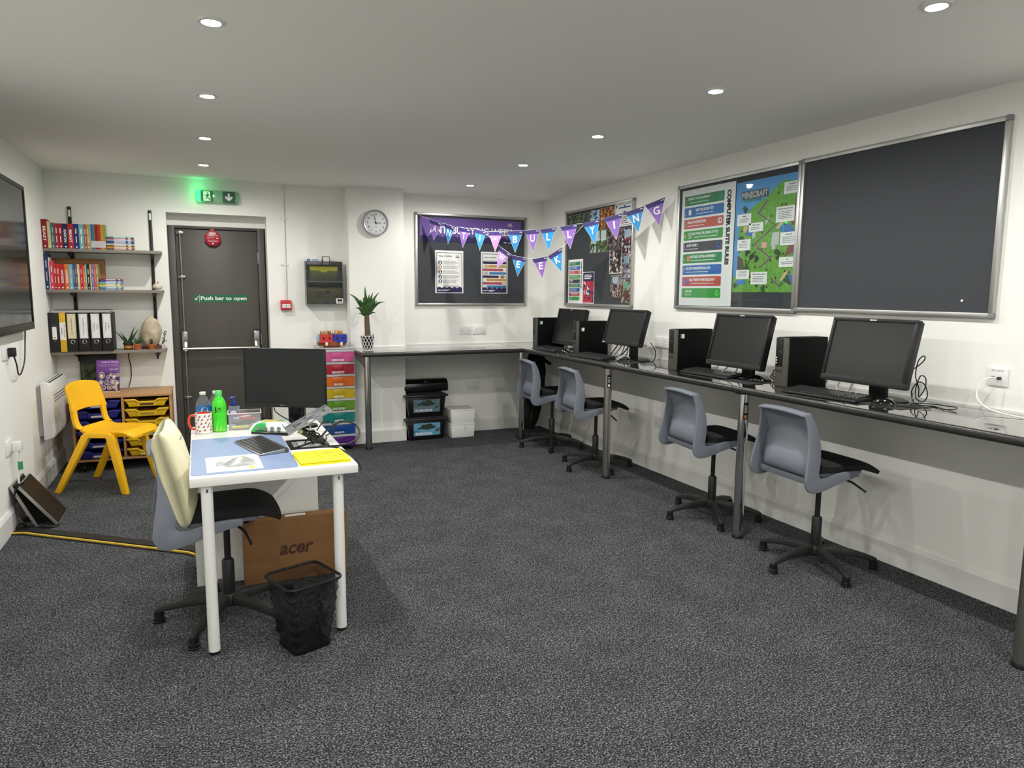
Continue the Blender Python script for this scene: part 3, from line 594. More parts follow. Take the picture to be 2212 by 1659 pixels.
def bunting(label, flags, a, b, dy):
    T = thing('bunting', label, 'bunting', (P0.x, P0.y, 0), AB)
    pts = [(*a,)]
    for f in flags: pts += [f[2], f[3]]
    pts.append(b)
    MB().tube([(x, dy, z) for x, z in pts], .0016, 6).build('string', M_WHITE, T)
    for k, (ch, m, l, r, t) in enumerate(flags):
        y0 = dy-.003-.002*(k % 2)
        l, r, t = Vector(l), Vector(r), Vector(t); tw = .0007
        o = MB().prism([tuple(l), tuple(t), tuple(r)], y0, y0+tw).build('flag', M_PAPER, T, smooth=False)
        c = (l+r+t)/3; ins = [c+(q-c)*.955 for q in (l, t, r)]
        flat('flag_face', [tuple(q) for q in ins], y0-.0005, m, o)
        d = (r-l); e = d.normalized(); nrm = Vector((e.y, -e.x)); band = .030; N = 7
        pin = [l, r]; sl = []
        hh = (t-l).dot(nrm); lt = l+(t-l)*(band/hh); rt_ = r+(t-r)*(band/hh)
        for i in range(N):
            for q in (0, .25, .5, .75): f_ = (i+q)/N; pt = rt_+(lt-rt_)*f_; sl.append(pt+nrm*(.009*math.sin(PI*q)))
        flat('flag_header', [tuple(q) for q in (l, r)]+[tuple(q) for q in sl]+[tuple(lt)], y0-.0009, FN, o)
        flats('header_print', [[tuple(q) for q in (r-e*.04+nrm*.010, r-e*.012+nrm*.010, r-e*.012+nrm*.015, r-e*.04+nrm*.015)]], y0-.0013, M_WINK, o)
        ct = (l+r)/2*.62+t*.38; h = .062 if ch != '-' else .012; wd = {'I': .016, '-': .03, 'W': .07, 'N': .052, 'G': .055, 'L': .04, 'E': .042, 'T': .046}.get(ch, .05)
        text(ch, ct.x-wd/2, ct.y-h/2, ct.x+wd/2, ct.y+h/2, y0-.0013, M_WINK, o, bold=.025, rot=math.atan2(e.y, e.x)*.9, name='letter')
bunting('purple and blue bunting spelling anti-bullying, strung across the corner', FLAGS1, (-.01, 2.195), (2.68, 2.232), 0)
bunting('short lower bunting spelling week, hanging below the longer string', FLAGS2, (.80, 1.995), (1.86, 2.018), .012)

# ================================================================== WALL FIXTURES
# exit sign
ex = thing('exit_sign', 'lit green emergency exit sign above the grey door', 'exit sign', (.026, YB, 2.208))
M_EXCL = clear_mat('exit_clear', (190, 235, 205), .18, .1)
M_EXG = mat('exit_lit_green', (20, 190, 80), .4, emit=(30, 255, 110), estr=6)
B(.01, -.012, 0, .345, 0, .105).build('back_plate', mat('exit_back', (170, 205, 182), .4), ex, bevel=.004)
MB().prism([(0, .02), (.02, -.004), (.34, 0), (.358, .02), (.358, .088), (.335, .108), (.02, .106), (0, .09)], -.055, -.010).build('lens', M_EXCL, ex, bevel=.006)
B(.012, -.05, .006, .034, -.013, .102).build('led_end', M_EXG, ex, bevel=.004)
l = bpy.data.lights.new('exit_light', 'POINT'); l.energy = .2; l.color = (.05, 1, .3); l.shadow_soft_size = .02
lo = bpy.data.objects.new('exit_light', l); COL.objects.link(lo); lo.parent = ex; lo.location = (.022, -.09, .125)
g1 = B(.042, -.0565, .008, .140, -.055, .098).build('running_man_panel', M_GRN, ex)
flat('door_shape', rrect(.062, .012, .118, .092), -.0571, mat('exit_pale_green', (196, 240, 206), .5, emit=(150, 240, 170), estr=.5), g1)
rm = [disc(.098, .078, .0065, 12), [(.082, .066), (.100, .070), (.106, .060), (.098, .044), (.086, .046)], [(.100, .066), (.116, .054), (.118, .058), (.104, .070)], [(.084, .068), (.072, .058), (.070, .052), (.074, .052), (.078, .06), (.086, .062)], [(.087, .048), (.086, .034), (.070, .034), (.070, .028), (.092, .029), (.096, .046)], [(.094, .046), (.104, .028), (.110, .016), (.117, .018), (.110, .034), (.100, .048)]]
flats('running_man', rm, -.0577, M_GRN, g1)
g2 = B(.218, -.0565, .004, .318, -.055, .1).build('arrow_panel', mat('exit_dark_green', (30, 84, 64), .45), ex)
flat('down_arrow', [(.260, .084), (.276, .084), (.276, .048), (.292, .062), (.298, .056), (.298, .044), (.268, .018), (.238, .044), (.238, .056), (.244, .062), (.260, .048)], -.0571, M_WINK, g2)
# conduit and fire call point
cdt = thing('conduit', 'thin white cable conduit running from the ceiling to the red call point', 'conduit', (.752, YB, 1.36))
B(-.009, -.016, 0, .009, 0, HC-1.36).build('pipe', M_WHITE, cdt, bevel=.003)
for z in (.33, .745): MB().lathe([(.001, 0), (.009, 0), (.009, .012), (.004, .014), (.001, .014)], 10, M=Matrix.Translation((-.028, 0, z)) @ Matrix.Rotation(PI/2, 4, 'X')).lathe([(.001, 0), (.009, 0), (.009, .012), (.001, .014)], 10, M=Matrix.Translation((.018, 0, z)) @ Matrix.Rotation(PI/2, 4, 'X')).build('clip', M_WHITE, cdt)
fc = thing('fire_call_point', 'red fire alarm call point beside the door', 'alarm', (.748, YB, 1.275))
B(-.047, -.045, 0, .047, 0, .09).build('casing', mat('fire_red', (190, 34, 40), .35), fc, bevel=.005)
flat('glass', rrect(-.036, .018, .036, .054), -.0456, M_PAPER, fc); flats('glass_print', [disc(0, .038, .006, 10), [(-.024, .034), (-.024, .042), (-.012, .038)], [(.024, .034), (.024, .042), (.012, .038)], rrect(-.018, .022, .018, .025)], -.0462, M_INK, fc)
# clock
ck = thing('wall_clock', 'round silver rimmed wall clock on the white pillar', 'clock', (1.552, PY, 2.083))
RX = Matrix.Rotation(PI/2, 4, 'X')
MB().lathe([(.001, 0), (.120, 0), (.120, .03), (.114, .040), (.106, .036), (.106, .026), (.001, .026)], 48, M=RX).build('rim', mat('clock_silver', (176, 178, 180), .35, metal=.5), ck)
flat('dial', disc(0, 0, .106, 40), -.0275, mat('clock_dial', (222, 223, 224), .5), ck)
for i in range(12):
    a = rad(90-30*(i+1)); ntext(str(i+1), .078*math.cos(a), .078*math.sin(a), .019, -.0285, M_INK, ck, bold=.01)
flats('minute_marks', [[(.094*math.cos(a)-q*.0012*math.sin(a), .094*math.sin(a)+q*.0012*math.cos(a)) if s_ == 0 else (.103*math.cos(a)-q*.0012*math.sin(a), .103*math.sin(a)+q*.0012*math.cos(a)) for s_, q in ((0, -1), (1, -1), (1, 1), (0, 1))] for a in [rad(6*i) for i in range(60)]], -.0283, M_GREYINK, ck)
def hand(L_, wd, ang, nm):
    a = rad(ang); e = (math.cos(a), math.sin(a)); n = (-e[1], e[0])
    mb = MB(); P_ = [(-.014*e[0]+n[0]*wd, -.014*e[1]+n[1]*wd), (-.014*e[0]-n[0]*wd, -.014*e[1]-n[1]*wd), (L_*e[0]-n[0]*wd*.5, L_*e[1]-n[1]*wd*.5), (L_*e[0]+n[0]*wd*.5, L_*e[1]+n[1]*wd*.5)]
    mb.prism(P_, -.0305, -.0295).build(nm, M_INK, ck, smooth=False)
hand(.05, .004, -3, 'hour_hand'); hand(.078, .003, 103, 'minute_hand')
flat('maker_mark', rrect(-.018, -.041, .018, -.037), -.0285, M_GREYINK, ck)
# sockets
M_HOLE = mat('socket_hole', (60, 60, 60), .6)
def socket(label, loc, rz, w_=.147, h=.087):
    t = thing('wall_socket', label, 'socket', loc, rz, 'white double wall sockets')
    B(-w_/2, -.011, 0, w_/2, 0, h).build('plate', M_WHITE, t, bevel=.003)
    for s_ in ((-1, 1) if w_ > .1 else (0,)):
        cx = s_*.036; flats('pin_holes', [rrect(cx-.002, .044, cx+.002, .052), rrect(cx-.013, .026, cx-.006, .030), rrect(cx+.006, .026, cx+.013, .030)], -.0115, M_HOLE, t)
        B(s_*.011-.006, -.014, .058, s_*.011+.006, -.010, .076).build('switch', M_WHITE, t, bevel=.001)
    return t
socket('left one of two double wall sockets under the back felt board', (2.511, YB, 1.021), 0)
socket('right one of two double wall sockets under the back felt board', (2.668, YB, 1.021), 0)
socket('double wall socket under the back worktop above the white boxes', (2.593, YB, .44), 0)
socket('double wall socket, left of the pair between the second and third monitors', (XR, 4.742, 1.018), WALLR, .092)
socket('double wall socket, right of the pair between the second and third monitors', (XR, 4.648, 1.018), WALLR, .092)
socket('low double wall socket under the counter beside the third chair', (XR, 4.685, .372), WALLR)
socket('wall socket hidden behind the second monitor from the corner', (XR, 4.955, 1.024), WALLR, .092)
socket('wall socket with a black plug behind the third monitor', (XR, 3.30, 1.02), WALLR)
# data point
dp = thing('data_socket', 'white data socket labelled for two cables at the right end of the counter', 'socket', (XR, 2.078, 1.035), WALLR)
B(-.047, -.011, 0, .047, 0, .086).build('plate', M_WHITE, dp, bevel=.004)
flat('label_strip', rrect(-.03, .066, .03, .078), -.0115, M_PAPER, dp); text('SCT 5 SCT 6', -.026, .068, .026, .075, -.012, M_INK, dp)
flats('port_windows', [rrect(-.03, .048, -.004, .058), rrect(.002, .048, .028, .058)], -.0116, M_PAPER, dp); flats('port', [rrect(-.027, .03, -.009, .044), rrect(.004, .03, .022, .044)], -.0116, mat('port_grey', (150, 150, 150), .5), dp)
B(.006, -.03, .031, .018, -.011, .042).build('black_plug', M_BLACK, dp)
mb = MB(); mb.tube(spl([(.008, -.03, .036), (-.008, -.06, .038), (-.028, -.085, .01), (-.028, -.10, -.05), (.03, -.12, -.09), (.12, -.13, -.106), (.25, -.12, -.112), (.4, -.10, -.112)]), .0042, 8)
tag(mb.build('network_cable', M_WHITE, None, loc=(XR, 2.078, 1.035), rot=(0, 0, WALLR)), 'white network cable curving from the data socket down onto the worktop', 'cable')
# ================================================================== COMPUTERS ON THE COUNTER  (local x = right as seen, +y = towards the wall)
M_BEZEL = mat('monitor_bezel', (26, 27, 28), .42, spec=.35); M_SCREEN = mat('monitor_screen', (20, 21, 22), .3, spec=.45)
M_CASE = mat('computer_case_black', (7, 7, 8), .6, spec=.15, bump=.05, bscale=500); M_FRONT = ramp_mat('computer_front_mesh', [(0, (84, 82, 77)), (.5, (100, 98, 92)), (.8, (66, 65, 62))], 900, .45, kind='vor', metal=.3)
M_STKG = mat('sticker_green', (40, 130, 110), .5)
def computer(label, x, y, sticker, rz=WALLR):
    t = thing('computer_tower', label, 'computer', (x, y, ZC), rz, 'small desktop computers on the counter'); W_, D_, H_ = .094, .305, .287
    B(0, .012, 0, W_, D_, H_).build('case', M_CASE, t, bevel=.002)
    fr = B(0, 0, .003, W_, .012, H_-.002).build('front_panel', M_FRONT, t, bevel=.003)
    B(.004, -.002, .118, .058, .003, H_-.006).build('drive_panel', M_BLACK, fr, bevel=.002)
    B(.010, -.003, .088, .052, .002, .104).build('badge_strip', M_DKGREY, fr, bevel=.001)
    for z in (.135, .15, .165): B(.008, -.0035, z, .016, 0, z+.007).build('port', M_WHITE if sticker == 'none' else M_DKGREY, fr)
    B(.036, -.003, .2, .048, 0, .206).build('power_button', M_STEEL, fr)
    B(.002, .004, -.0, W_-.002, .03, .004).build('foot', M_BLACK, t)
    if sticker != 'none':
        z0 = .225 if sticker == 'high' else .2
        flat_o = MB().add([(W_+.0006, .028, z0), (W_+.0006, .062, z0), (W_+.0006, .062, z0+.03), (W_+.0006, .028, z0+.03)], [(0, 1, 2, 3)]).build('sticker', M_PAPER, t, smooth=False)
        MB().add([(W_+.001, .028, z0), (W_+.001, .038, z0), (W_+.001, .038, z0+.03), (W_+.001, .028, z0+.03)], [(0, 1, 2, 3)]).build('sticker_band', M_STKG, flat_o, smooth=False)
    return t
computer('black computer tower in the far corner of the counter, with a white sticker', 3.03, 6.352, 'high')
computer('black computer tower with a white sticker, second from the corner', 3.03, 5.525, 'low')
computer('black computer tower standing between the second and third monitors', 3.013, 4.10, 'high')
computer('black computer tower with white ports, nearest the camera, left of the last monitor', 3.066, 3.142, 'none')
def monitor(label, y0, xb, zb, w_, h_, tilt, kind, rz=WALLR, base_x=None, neck=True):
    """y0 = left end as seen, xb = depth of the lower front edge, zb = height of the lower edge"""
    t = thing('monitor', label, 'monitor', (xb, y0, ZC), rz, 'monitors on the counter'); TM = Matrix.Translation((0, 0, zb-ZC)) @ Matrix.Rotation(rad(-tilt), 4, 'X')
    def bx(a, nm, m, bev=.0015, par=t): return MB().box(*a, M=TM).build(nm, m, par, bevel=bev)
    bz = .017; bb = .030
    hs = bx((.004, .012, .004, w_-.004, .050, h_-.004), 'rear_shell', M_BLACK, .004)
    MB().hexa([(.06, .045, .04), (w_-.06, .045, .04), (w_-.06, .045, h_-.05), (.06, .045, h_-.05)], [(.1, .075, .08), (w_-.1, .075, .08), (w_-.1, .075, h_-.09), (.1, .075, h_-.09)], M=TM).build('rear_bulge', M_BLACK, t, bevel=.004)
    for a in ((0, 0, 0, w_, .03, bb), (0, 0, h_-bz, w_, .03, h_), (0, 0, bb, bz, .03, h_-bz), (w_-bz, 0, bb, w_, .03, h_-bz)): bx(a, 'bezel_bar', M_BEZEL)
    bx((bz-.001, .006, bb-.001, w_-bz+.001, .014, h_-bz+.001), 'screen', M_SCREEN, 0)
    if kind == 'lenovo':
        text('lenovo', w_*.5-.019, h_-.0125, w_*.5+.019, h_-.0045, -.0006, M_WINK, t, bold=.03, M=TM)
        text('ThinkVision', .016, .0125, .033, .017, -.0006, mat('red_print', (180, 60, 50), .5), t, M=TM)
    else:
        flats('maker_mark', [rrect(.008, .008, .02, .014), rrect(.022, .008, .038, .014)], -.0006, M_WINK, t, M=TM)
    for i in range(5): MB().box(w_*.70+.022*i, -.0012, .012, w_*.70+.022*i+.008, .001, .0155, M=TM).build('button', M_DKGREY, t)
    cx = w_*.52; zz = zb-ZC; CYB = min(.165, XR-xb-.095)
    MB().box(cx-.05, .12, .012, cx+.05, .145, zz+h_*.45).build('stand_neck', M_BLACK, t, bevel=.006)
    mb = MB(); n = 28
    pr = [(cx+.135*math.cos(2*PI*i/n), CYB+.09*math.sin(2*PI*i/n)) for i in range(n)]
    pr2 = [(cx+.12*math.cos(2*PI*i/n), CYB+.078*math.sin(2*PI*i/n)) for i in range(n)]
    vs = [(x, y, 0) for x, y in pr]+[(x, y, .008) for x, y in pr]+[(x, y, .013) for x, y in pr2]
    fs = [tuple(range(n-1, -1, -1)), tuple(range(2*n, 3*n))]+[(q*n+i, q*n+(i+1) % n, (q+1)*n+(i+1) % n, (q+1)*n+i) for q in (0, 1) for i in range(n)]
    mb.add(vs, fs).build('stand_base', M_BLACK, t)
    return t
monitor('black monitor in the far corner, partly behind the second computer tower', 6.125, 3.125, .968, .515, .342, 13, 'lenovo')
monitor('black monitor with a bare top edge, second from the corner', 5.04, 3.035, 1.046, .525, .288, 15, 'plain')
monitor('black monitor third from the corner, over the chair by the chrome leg', 3.70, 3.015, 1.0, .488, .335, 13, 'lenovo')
monitor('large looking black monitor nearest the camera, below the empty felt board', 2.765, 3.015, 1.008, .49, .335, 13, 'lenovo')
# keyboards
M_KEY = mat('key_black', (46, 46, 47), .28)
def keyboard(label, x, y, rz=WALLR, big=True):
    t = thing('keyboard', label, 'keyboard', (x, y, ZC), rz, 'wired keyboards on the counter'); L_, D_ = .45, .150
    MB().hexa([(0, 0, .002), (L_, 0, .002), (L_, D_, .002), (0, D_, .002)], [(.002, .002, .014), (L_-.002, .002, .014), (L_-.002, D_-.002, .026), (.002, D_-.002, .026)]).build('body', M_BLACK, t, bevel=.003)
    mb = MB()
    for r_ in range(6):
        y0 = .022+r_*.0198+(.006 if r_ == 5 else 0); z = .015+.012*(y0/D_)
        x_ = .010
        while x_ < L_-.02:
            wd = .0165
            if r_ == 0 and .09 < x_ < .12: wd = .11
            if .287 < x_ < .293 or .352 < x_ < .358: x_ += .008; continue
            mb.hexa([(x_, y0, z-.003), (x_+wd, y0, z-.003), (x_+wd, y0+.0168, z-.003), (x_, y0+.0168, z-.003)], [(x_+.002, y0+.0015, z+.007), (x_+wd-.002, y0+.0015, z+.007), (x_+wd-.002, y0+.0145, z+.009), (x_+.002, y0+.0145, z+.009)]); x_ += wd+.0026
    mb.build('keys', M_KEY, t, smooth=False, kind='stuff')
    return t
keyboard('black keyboard in front of the corner computer', 2.90, 6.10)
keyboard('black keyboard in front of the second computer from the corner', 2.885, 5.285, WALLR+.03)
keyboard('black keyboard in front of the third monitor', 2.985, 3.93, WALLR+.05)
keyboard('black keyboard at the counter edge, nearest the camera', 2.905, 2.925, WALLR+.09)
def mouse_mesh(L_, wd, h):
    prof = lambda u: math.sin(PI*min(1, max(0, u)))**.45
    def top(u, v):
        x = -wd/2+wd*v; y = L_*u
        s_ = (1-(2*v-1)**4); e = max(0, math.sin(PI*(.04+.92*u)))**.5
        wf = .72+.28*e
        return ((x)*wf, y, .002+h*(.55+.45*math.sin(PI*(.15+.75*(1-u))))*max(.12, s_)*max(.25, e))
    def bot(u, v):
        e = max(0, math.sin(PI*(.04+.92*u)))**.5; return ((-wd/2+wd*v)*(.72+.28*e), L_*u, 0)
    return MB().slab(14, 12, top, bot)
def mouse(label, x, y, rz, cable=True):
    t = thing('mouse', label, 'mouse', (x, y, ZC+.002), rz, 'black wired mice on the counter')
    mouse_mesh(.108, .062, .036).build('shell', M_BLACKG, t, ang=60)
    MB().cyl((-.004, .085, .029), (.004, .085, .029), .009, n=12).build('wheel', M_STEEL, t)
    if cable: MB().tube([(0, .10, .012), (.005, .125, .004), (.02, .16, .003), (.035, .20, .003), (.03, .25, .004)], .0022, 6).build('cable', M_BLACK, t)
def mat_pad(label, x, y, rz, w_=.24, d=.20):
    t = B(0, 0, 0, w_, d, .002).build('mouse_mat', mat('mat_charcoal', (44, 44, 46), .85), None, loc=(x, y, ZC), rot=(0, 0, rz)); tag(t, label, 'mouse mat', 'mouse mats on the counter')
mat_pad('dark mouse mat by the corner keyboard', 2.90, 5.62, WALLR); mouse('black mouse at the end of the corner keyboard', 2.89, 5.545, WALLR-.5)
mat_pad('dark mouse mat right of the second keyboard', 2.95, 4.80, WALLR); mouse('black mouse right of the second keyboard from the corner', 2.99, 4.715, WALLR-.7)
mat_pad('dark mouse mat in front of the third monitor', 2.96, 3.48, WALLR); mouse('black mouse below the third monitor', 3.10, 3.40, WALLR-.9)
mat_pad('dark mouse mat at the right end of the nearest keyboard', 2.975, 2.49, WALLR); mouse('black mouse nearest the camera, right of the last keyboard', 2.985, 2.415, WALLR-.9)
# ------------------------------------------------------------------ loose cables
def cable(label, pts, r=.003, m=M_BLACK, name='power_cable', smooth=6):
    P_ = [Vector(p) for p in pts]; out = []
    for i in range(len(P_)-1):
        p0 = P_[max(0, i-1)]; p1 = P_[i]; p2 = P_[i+1]; p3 = P_[min(len(P_)-1, i+2)]
        for k in range(smooth):
            t = k/smooth; out.append(.5*((2*p1)+(p2-p0)*t+(2*p0-5*p1+4*p2-p3)*t*t+(3*p1-p0-3*p2+p3)*t**3))
    out.append(P_[-1])
    return tag(MB().tube(out, r, 6).build(name, m), label, 'cable')
z = ZC+.004
cable('tangle of thin black cable at the right side of the nearest monitor', [(3.20, 2.42, 1.08), (3.20, 2.37, 1.09), (3.20, 2.325, 1.125), (3.20, 2.31, 1.15), (3.205, 2.325, 1.158), (3.20, 2.345, 1.13), (3.19, 2.345, 1.06), (3.20, 2.33, 1.0), (3.19, 2.32, .96), (3.20, 2.30, 1.0), (3.21, 2.305, 1.05), (3.205, 2.33, 1.06), (3.20, 2.345, 1.0), (3.20, 2.34, .95), (3.21, 2.31, .935), (3.21, 2.29, .97), (3.20, 2.30, 1.02), (3.19, 2.33, 1.03), (3.19, 2.36, .98), (3.2, 2.35, z)], .0028)
cable('black cable loop trailing on the worktop right of the nearest monitor', [(3.22, 2.36, z), (3.25, 2.28, z+.004), (3.24, 2.20, z+.006), (3.21, 2.14, z+.012), (3.18, 2.13, z+.006), (3.17, 2.17, z), (3.21, 2.25, z), (3.18, 2.30, z), (3.21, 2.38, z)], .0026)
cable('grey mouse lead beside the nearest mouse', [(3.08, 2.36, z+.004), (3.13, 2.33, z), (3.17, 2.34, z+.02), (3.2, 2.36, z+.05)], .0024, mat('cable_grey', (120, 120, 122), .5))
cable('coil of black cable between the third monitor and nearest tower', [(3.22, 3.24, z), (3.2, 3.28, z+.05), (3.22, 3.33, z+.02), (3.24, 3.28, z), (3.21, 3.22, z+.04), (3.2, 3.28, z+.07), (3.23, 3.32, z+.03), (3.22, 3.25, z+.005), (3.2, 3.20, z+.03), (3.22, 3.27, z+.055), (3.23, 3.3, z+.02), (3.25, 3.24, z+.01)], .0034)
cable('thin black cable hanging behind the third monitor', [(3.24, 3.28, 1.15), (3.24, 3.24, 1.16), (3.25, 3.2, 1.12), (3.25, 3.22, 1.02), (3.23, 3.24, .95), (3.23, 3.24, z)], .0028)
pg = thing('power_plug', 'black power plug in the socket behind the third monitor', 'plug', (XR-.011, 3.23, 1.03), WALLR)
B(-.022, -.035, 0, .022, 0, .055).build('body', M_BLACK, pg, bevel=.006); flat('plug_label', rrect(-.012, .012, .012, .042), -.0355, M_PAPER, pg)
cable('bundle of silver and black leads below the second monitor', [(3.16, 4.90, 1.06), (3.14, 4.93, 1.0), (3.12, 4.97, .95), (3.12, 4.99, z), (3.1, 4.93, z), (3.13, 4.88, .97), (3.15, 4.86, 1.05), (3.16, 4.84, 1.0), (3.13, 4.82, .95), (3.11, 4.84, z)], .005, mat('cable_silver', (150, 150, 150), .3, metal=.4))
cable('black leads hanging under the second monitor', [(3.17, 4.95, 1.08), (3.14, 4.97, 1.02), (3.11, 5.0, .96), (3.1, 5.02, z), (3.12, 4.96, z+.01), (3.15, 4.90, .96), (3.18, 4.84, 1.03), (3.17, 4.78, .98), (3.15, 4.72, z), (3.12, 4.8, z)], .005)
cable('black cable looping right of the second monitor stand', [(3.28, 4.70, 1.06), (3.27, 4.63, 1.02), (3.26, 4.60, .97), (3.24, 4.61, z), (3.2, 4.7, z)], .0035)
cable('white leads under the third monitor', [(3.17, 3.62, 1.03), (3.14, 3.63, .98), (3.11, 3.64, .945), (3.13, 3.59, z), (3.15, 3.56, .96), (3.17, 3.55, 1.02)], .005, M_WHITE)
cable('white plug lead under the nearest monitor', [(3.17, 2.74, 1.02), (3.14, 2.75, .98), (3.12, 2.74, .945), (3.13, 2.71, z+.002), (3.15, 2.69, .95), (3.17, 2.68, 1.0)], .006, M_WHITE)
cable('black lead below the corner monitor', [(3.14, 5.62, 1.0), (3.12, 5.66, .96), (3.1, 5.7, z), (3.05, 5.6, z), (3.1, 5.5, z+.01), (3.14, 5.45, z)], .004)
# ================================================================== SWIVEL CHAIRS (local +x = the way the sitter faces)
M_SHELL = mat('chair_shell_grey', (114, 120, 131), .42, bump=.06, bscale=400, vary=.02, vscale=6)
M_PAD = mat('chair_pad_black', (26, 26, 27), .8, bump=.2, bscale=700)
M_BASEP = mat('chair_base_black', (34, 34, 34), .5, bump=.06, bscale=300)
def lerp(a, b, t): return a+(b-a)*t
def crv(pts, n):
    P_ = [Vector((*p, 0)) for p in pts]; out = []
    for i in range(len(P_)-1):
        p0 = P_[max(0, i-1)]; p1 = P_[i]; p2 = P_[i+1]; p3 = P_[min(len(P_)-1, i+2)]
        for k in range(n):
            t = k/n; q = .5*((2*p1)+(p2-p0)*t+(2*p0-5*p1+4*p2-p3)*t*t+(3*p1-p0-3*p2+p3)*t**3); out.append((q.x, q.y))
    out.append((P_[-1].x, P_[-1].y)); return out
OUT = crv([(-.278, .385), (-.264, .33), (-.262, .25), (-.272, .17), (-.284, .10), (-.288, .05), (-.270, .014), (-.235, 0), (-.17, .008), (-.08, .036), (.0, .056), (.05, .066)], 4)
INN = crv([(-.240, .398), (-.206, .33), (-.190, .25), (-.190, .18), (-.198, .125), (-.204, .095), (-.196, .076), (-.17, .072), (-.12, .08), (-.07, .09), (-.0, .094), (.05, .092)], 4)
def vhalf(z): return .207-.046*max(0, min(1, (z-.06)/.34))**1.3
def make_chair(label, loc, rz, base, star):
    t = thing('swivel_chair', label, 'chair', loc, rz, 'grey swivel chairs')
    for s_ in (-1, 1):
        mb = MB(); n = len(OUT); vs = []
        for (u, z), (u2_, z2) in zip(OUT, INN):
            vs += [(u, s_*(vhalf(z)+.006), z+base), (u2_, s_*(vhalf(z2)+.004), z2+base), (u2_, s_*(vhalf(z2)-.010), z2+base), (u, s_*(vhalf(z)-.008), z+base)]
        fs = [(4*i+k, 4*i+(k+1) % 4, 4*i+4+(k+1) % 4, 4*i+4+k) for i in range(n-1) for k in range(4)]+[(0, 1, 2, 3), (4*n-4, 4*n-1, 4*n-2, 4*n-3)]
        mb.add(vs, fs).build('side_frame', M_SHELL, t, ang=50, bevel=.003)
    Nz = 16
    ctr = crv([(.078, -.222), (.088, -.240), (.105, -.250), (.14, -.250), (.18, -.238), (.23, -.214), (.27, -.196), (.295, -.192), (.32, -.204), (.36, -.234), (.396, -.262)], 6)
    def cu_(z):
        for (z0, a), (z1, b) in zip(ctr, ctr[1:]):
            if z <= z1: return lerp(a, b, (z-z0)/max(1e-6, z1-z0))
        return ctr[-1][1]
    def pan(dy):
        def f(u, v):
            z = lerp(.078, .394, v); s_ = 2*u-1
            zc = .300-.060*s_*s_; zz = z*.295/zc if z < zc else lerp(.295, .394, (z-zc)/(.394-zc))
            k = (1-s_**4) if z < zc else 1
            uu = lerp(-.200, cu_(max(.078, zz)), k)
            return (uu+dy, s_*(vhalf(z)-.004), z+base+.010*(1-s_*s_)*v-.012*(1-s_*s_)*(1-v))
        return f
    MB().slab(20, 34, pan(0), pan(-.007)).build('back_panel', M_SHELL, t, ang=50)
    def lip(dz):
        def f(u, v):
            s_ = 2*u-1; return (lerp(-.248, -.286, v)-.010*(1-s_*s_), s_*(vhalf(.39)+.004), base+.396-.008*v+.010*(1-s_*s_)-dz)
        return f
    MB().slab(14, 4, lip(0), lip(.010)).build('top_lip', M_SHELL, t, ang=50, bevel=.002)
    def st(u, v):
        x = lerp(-.165, .208, u); s_ = 2*v-1
        drop = .042*max(0, (u-.72)/.28)**2; edge = .012*abs(s_)**6
        return (x+.008*(1-s_*s_)*(u > .9), s_*.192*(1-.05*(1-u)), base+.128-drop-edge+.010*(max(0, .3-u)/.3)**2)
    def sb(u, v):
        x = lerp(-.160, .202, u); s_ = 2*v-1; return (x, s_*.186*(1-.05*(1-u)), base+.088-.03*max(0, (u-.72)/.28)**2)
    MB().slab(16, 12, st, sb).build('seat_pad', M_PAD, t, ang=60)
    MB().box(-.16, -.165, base+.062, .12, .165, base+.088).build('seat_pan', M_SHELL, t, bevel=.012)
    MB().box(-.235, -.19, base+.03, -.205, .19, base+.062).build('cross_rail', M_SHELL, t, bevel=.006)
    MB().box(-.09, -.07, base+.025, .09, .07, base+.062).build('mechanism', M_BLACK, t, bevel=.006)
    MB().tube([(.02, -.06, base+.04), (.06, -.16, base+.02), (.075, -.235, base-.012)], .006, 8).build('height_lever', M_BLACK, t)
    MB().cyl((0, 0, .24), (0, 0, base+.03), .014, n=16).build('gas_stem', M_BLACK, t)
    MB().lathe([(.030, .075), (.030, .09), (.026, .095), (.026, .262), (.020, .27), (.014, .27)], 20).build('column_sleeve', M_BLACK, t)
    hub = MB().lathe([(.035, .058), (.042, .065), (.042, .098), (.034, .112), (.026, .115)], 20).build('base_hub', M_BASEP, t)
    for i in range(5):
        a = star+rad(72*i)-rz; ca, sa = math.cos(a), math.sin(a)
        P_ = [(.03, .088, .024, .022), (.10, .089, .022, .02), (.18, .082, .019, .017), (.25, .068, .016, .014), (.295, .056, .0145, .011), (.312, .050, .011, .009)]
        mb = MB(); vs = []
        for r_, z, w_, h_ in P_:
            for dw, dh in ((-w_, -h_), (w_, -h_), (w_*.75, h_), (-w_*.75, h_)): vs.append((r_*ca-dw*sa, r_*sa+dw*ca, z+dh))
        k = len(P_); fs = [(4*i_+q, 4*i_+(q+1) % 4, 4*i_+4+(q+1) % 4, 4*i_+4+q) for i_ in range(k-1) for q in range(4)]+[(3, 2, 1, 0), (4*k-4, 4*k-3, 4*k-2, 4*k-1)]
        arm = mb.add(vs, fs).build('base_arm', M_BASEP, t, bevel=.004)
        MB().lathe([(.024, .0), (.026, .003), (.026, .007), (.023, .009), (.023, .022), (.020, .024), (.020, .046)], 16, M=Matrix.Translation((.295*ca, .295*sa, 0))).build('glide', M_BLACK, arm)
    return t
make_chair('grey swivel chair nearest the camera at the counter, before the last monitor', (2.994, 2.704, 0), rad(-4), .472, rad(109))
make_chair('grey swivel chair at the counter just left of the chrome worktop leg', (3.03, 3.598, 0), rad(-6), .450, rad(98))
make_chair('grey swivel chair at the counter behind the satin worktop leg', (3.003, 5.051, 0), rad(-6), .440, rad(122))
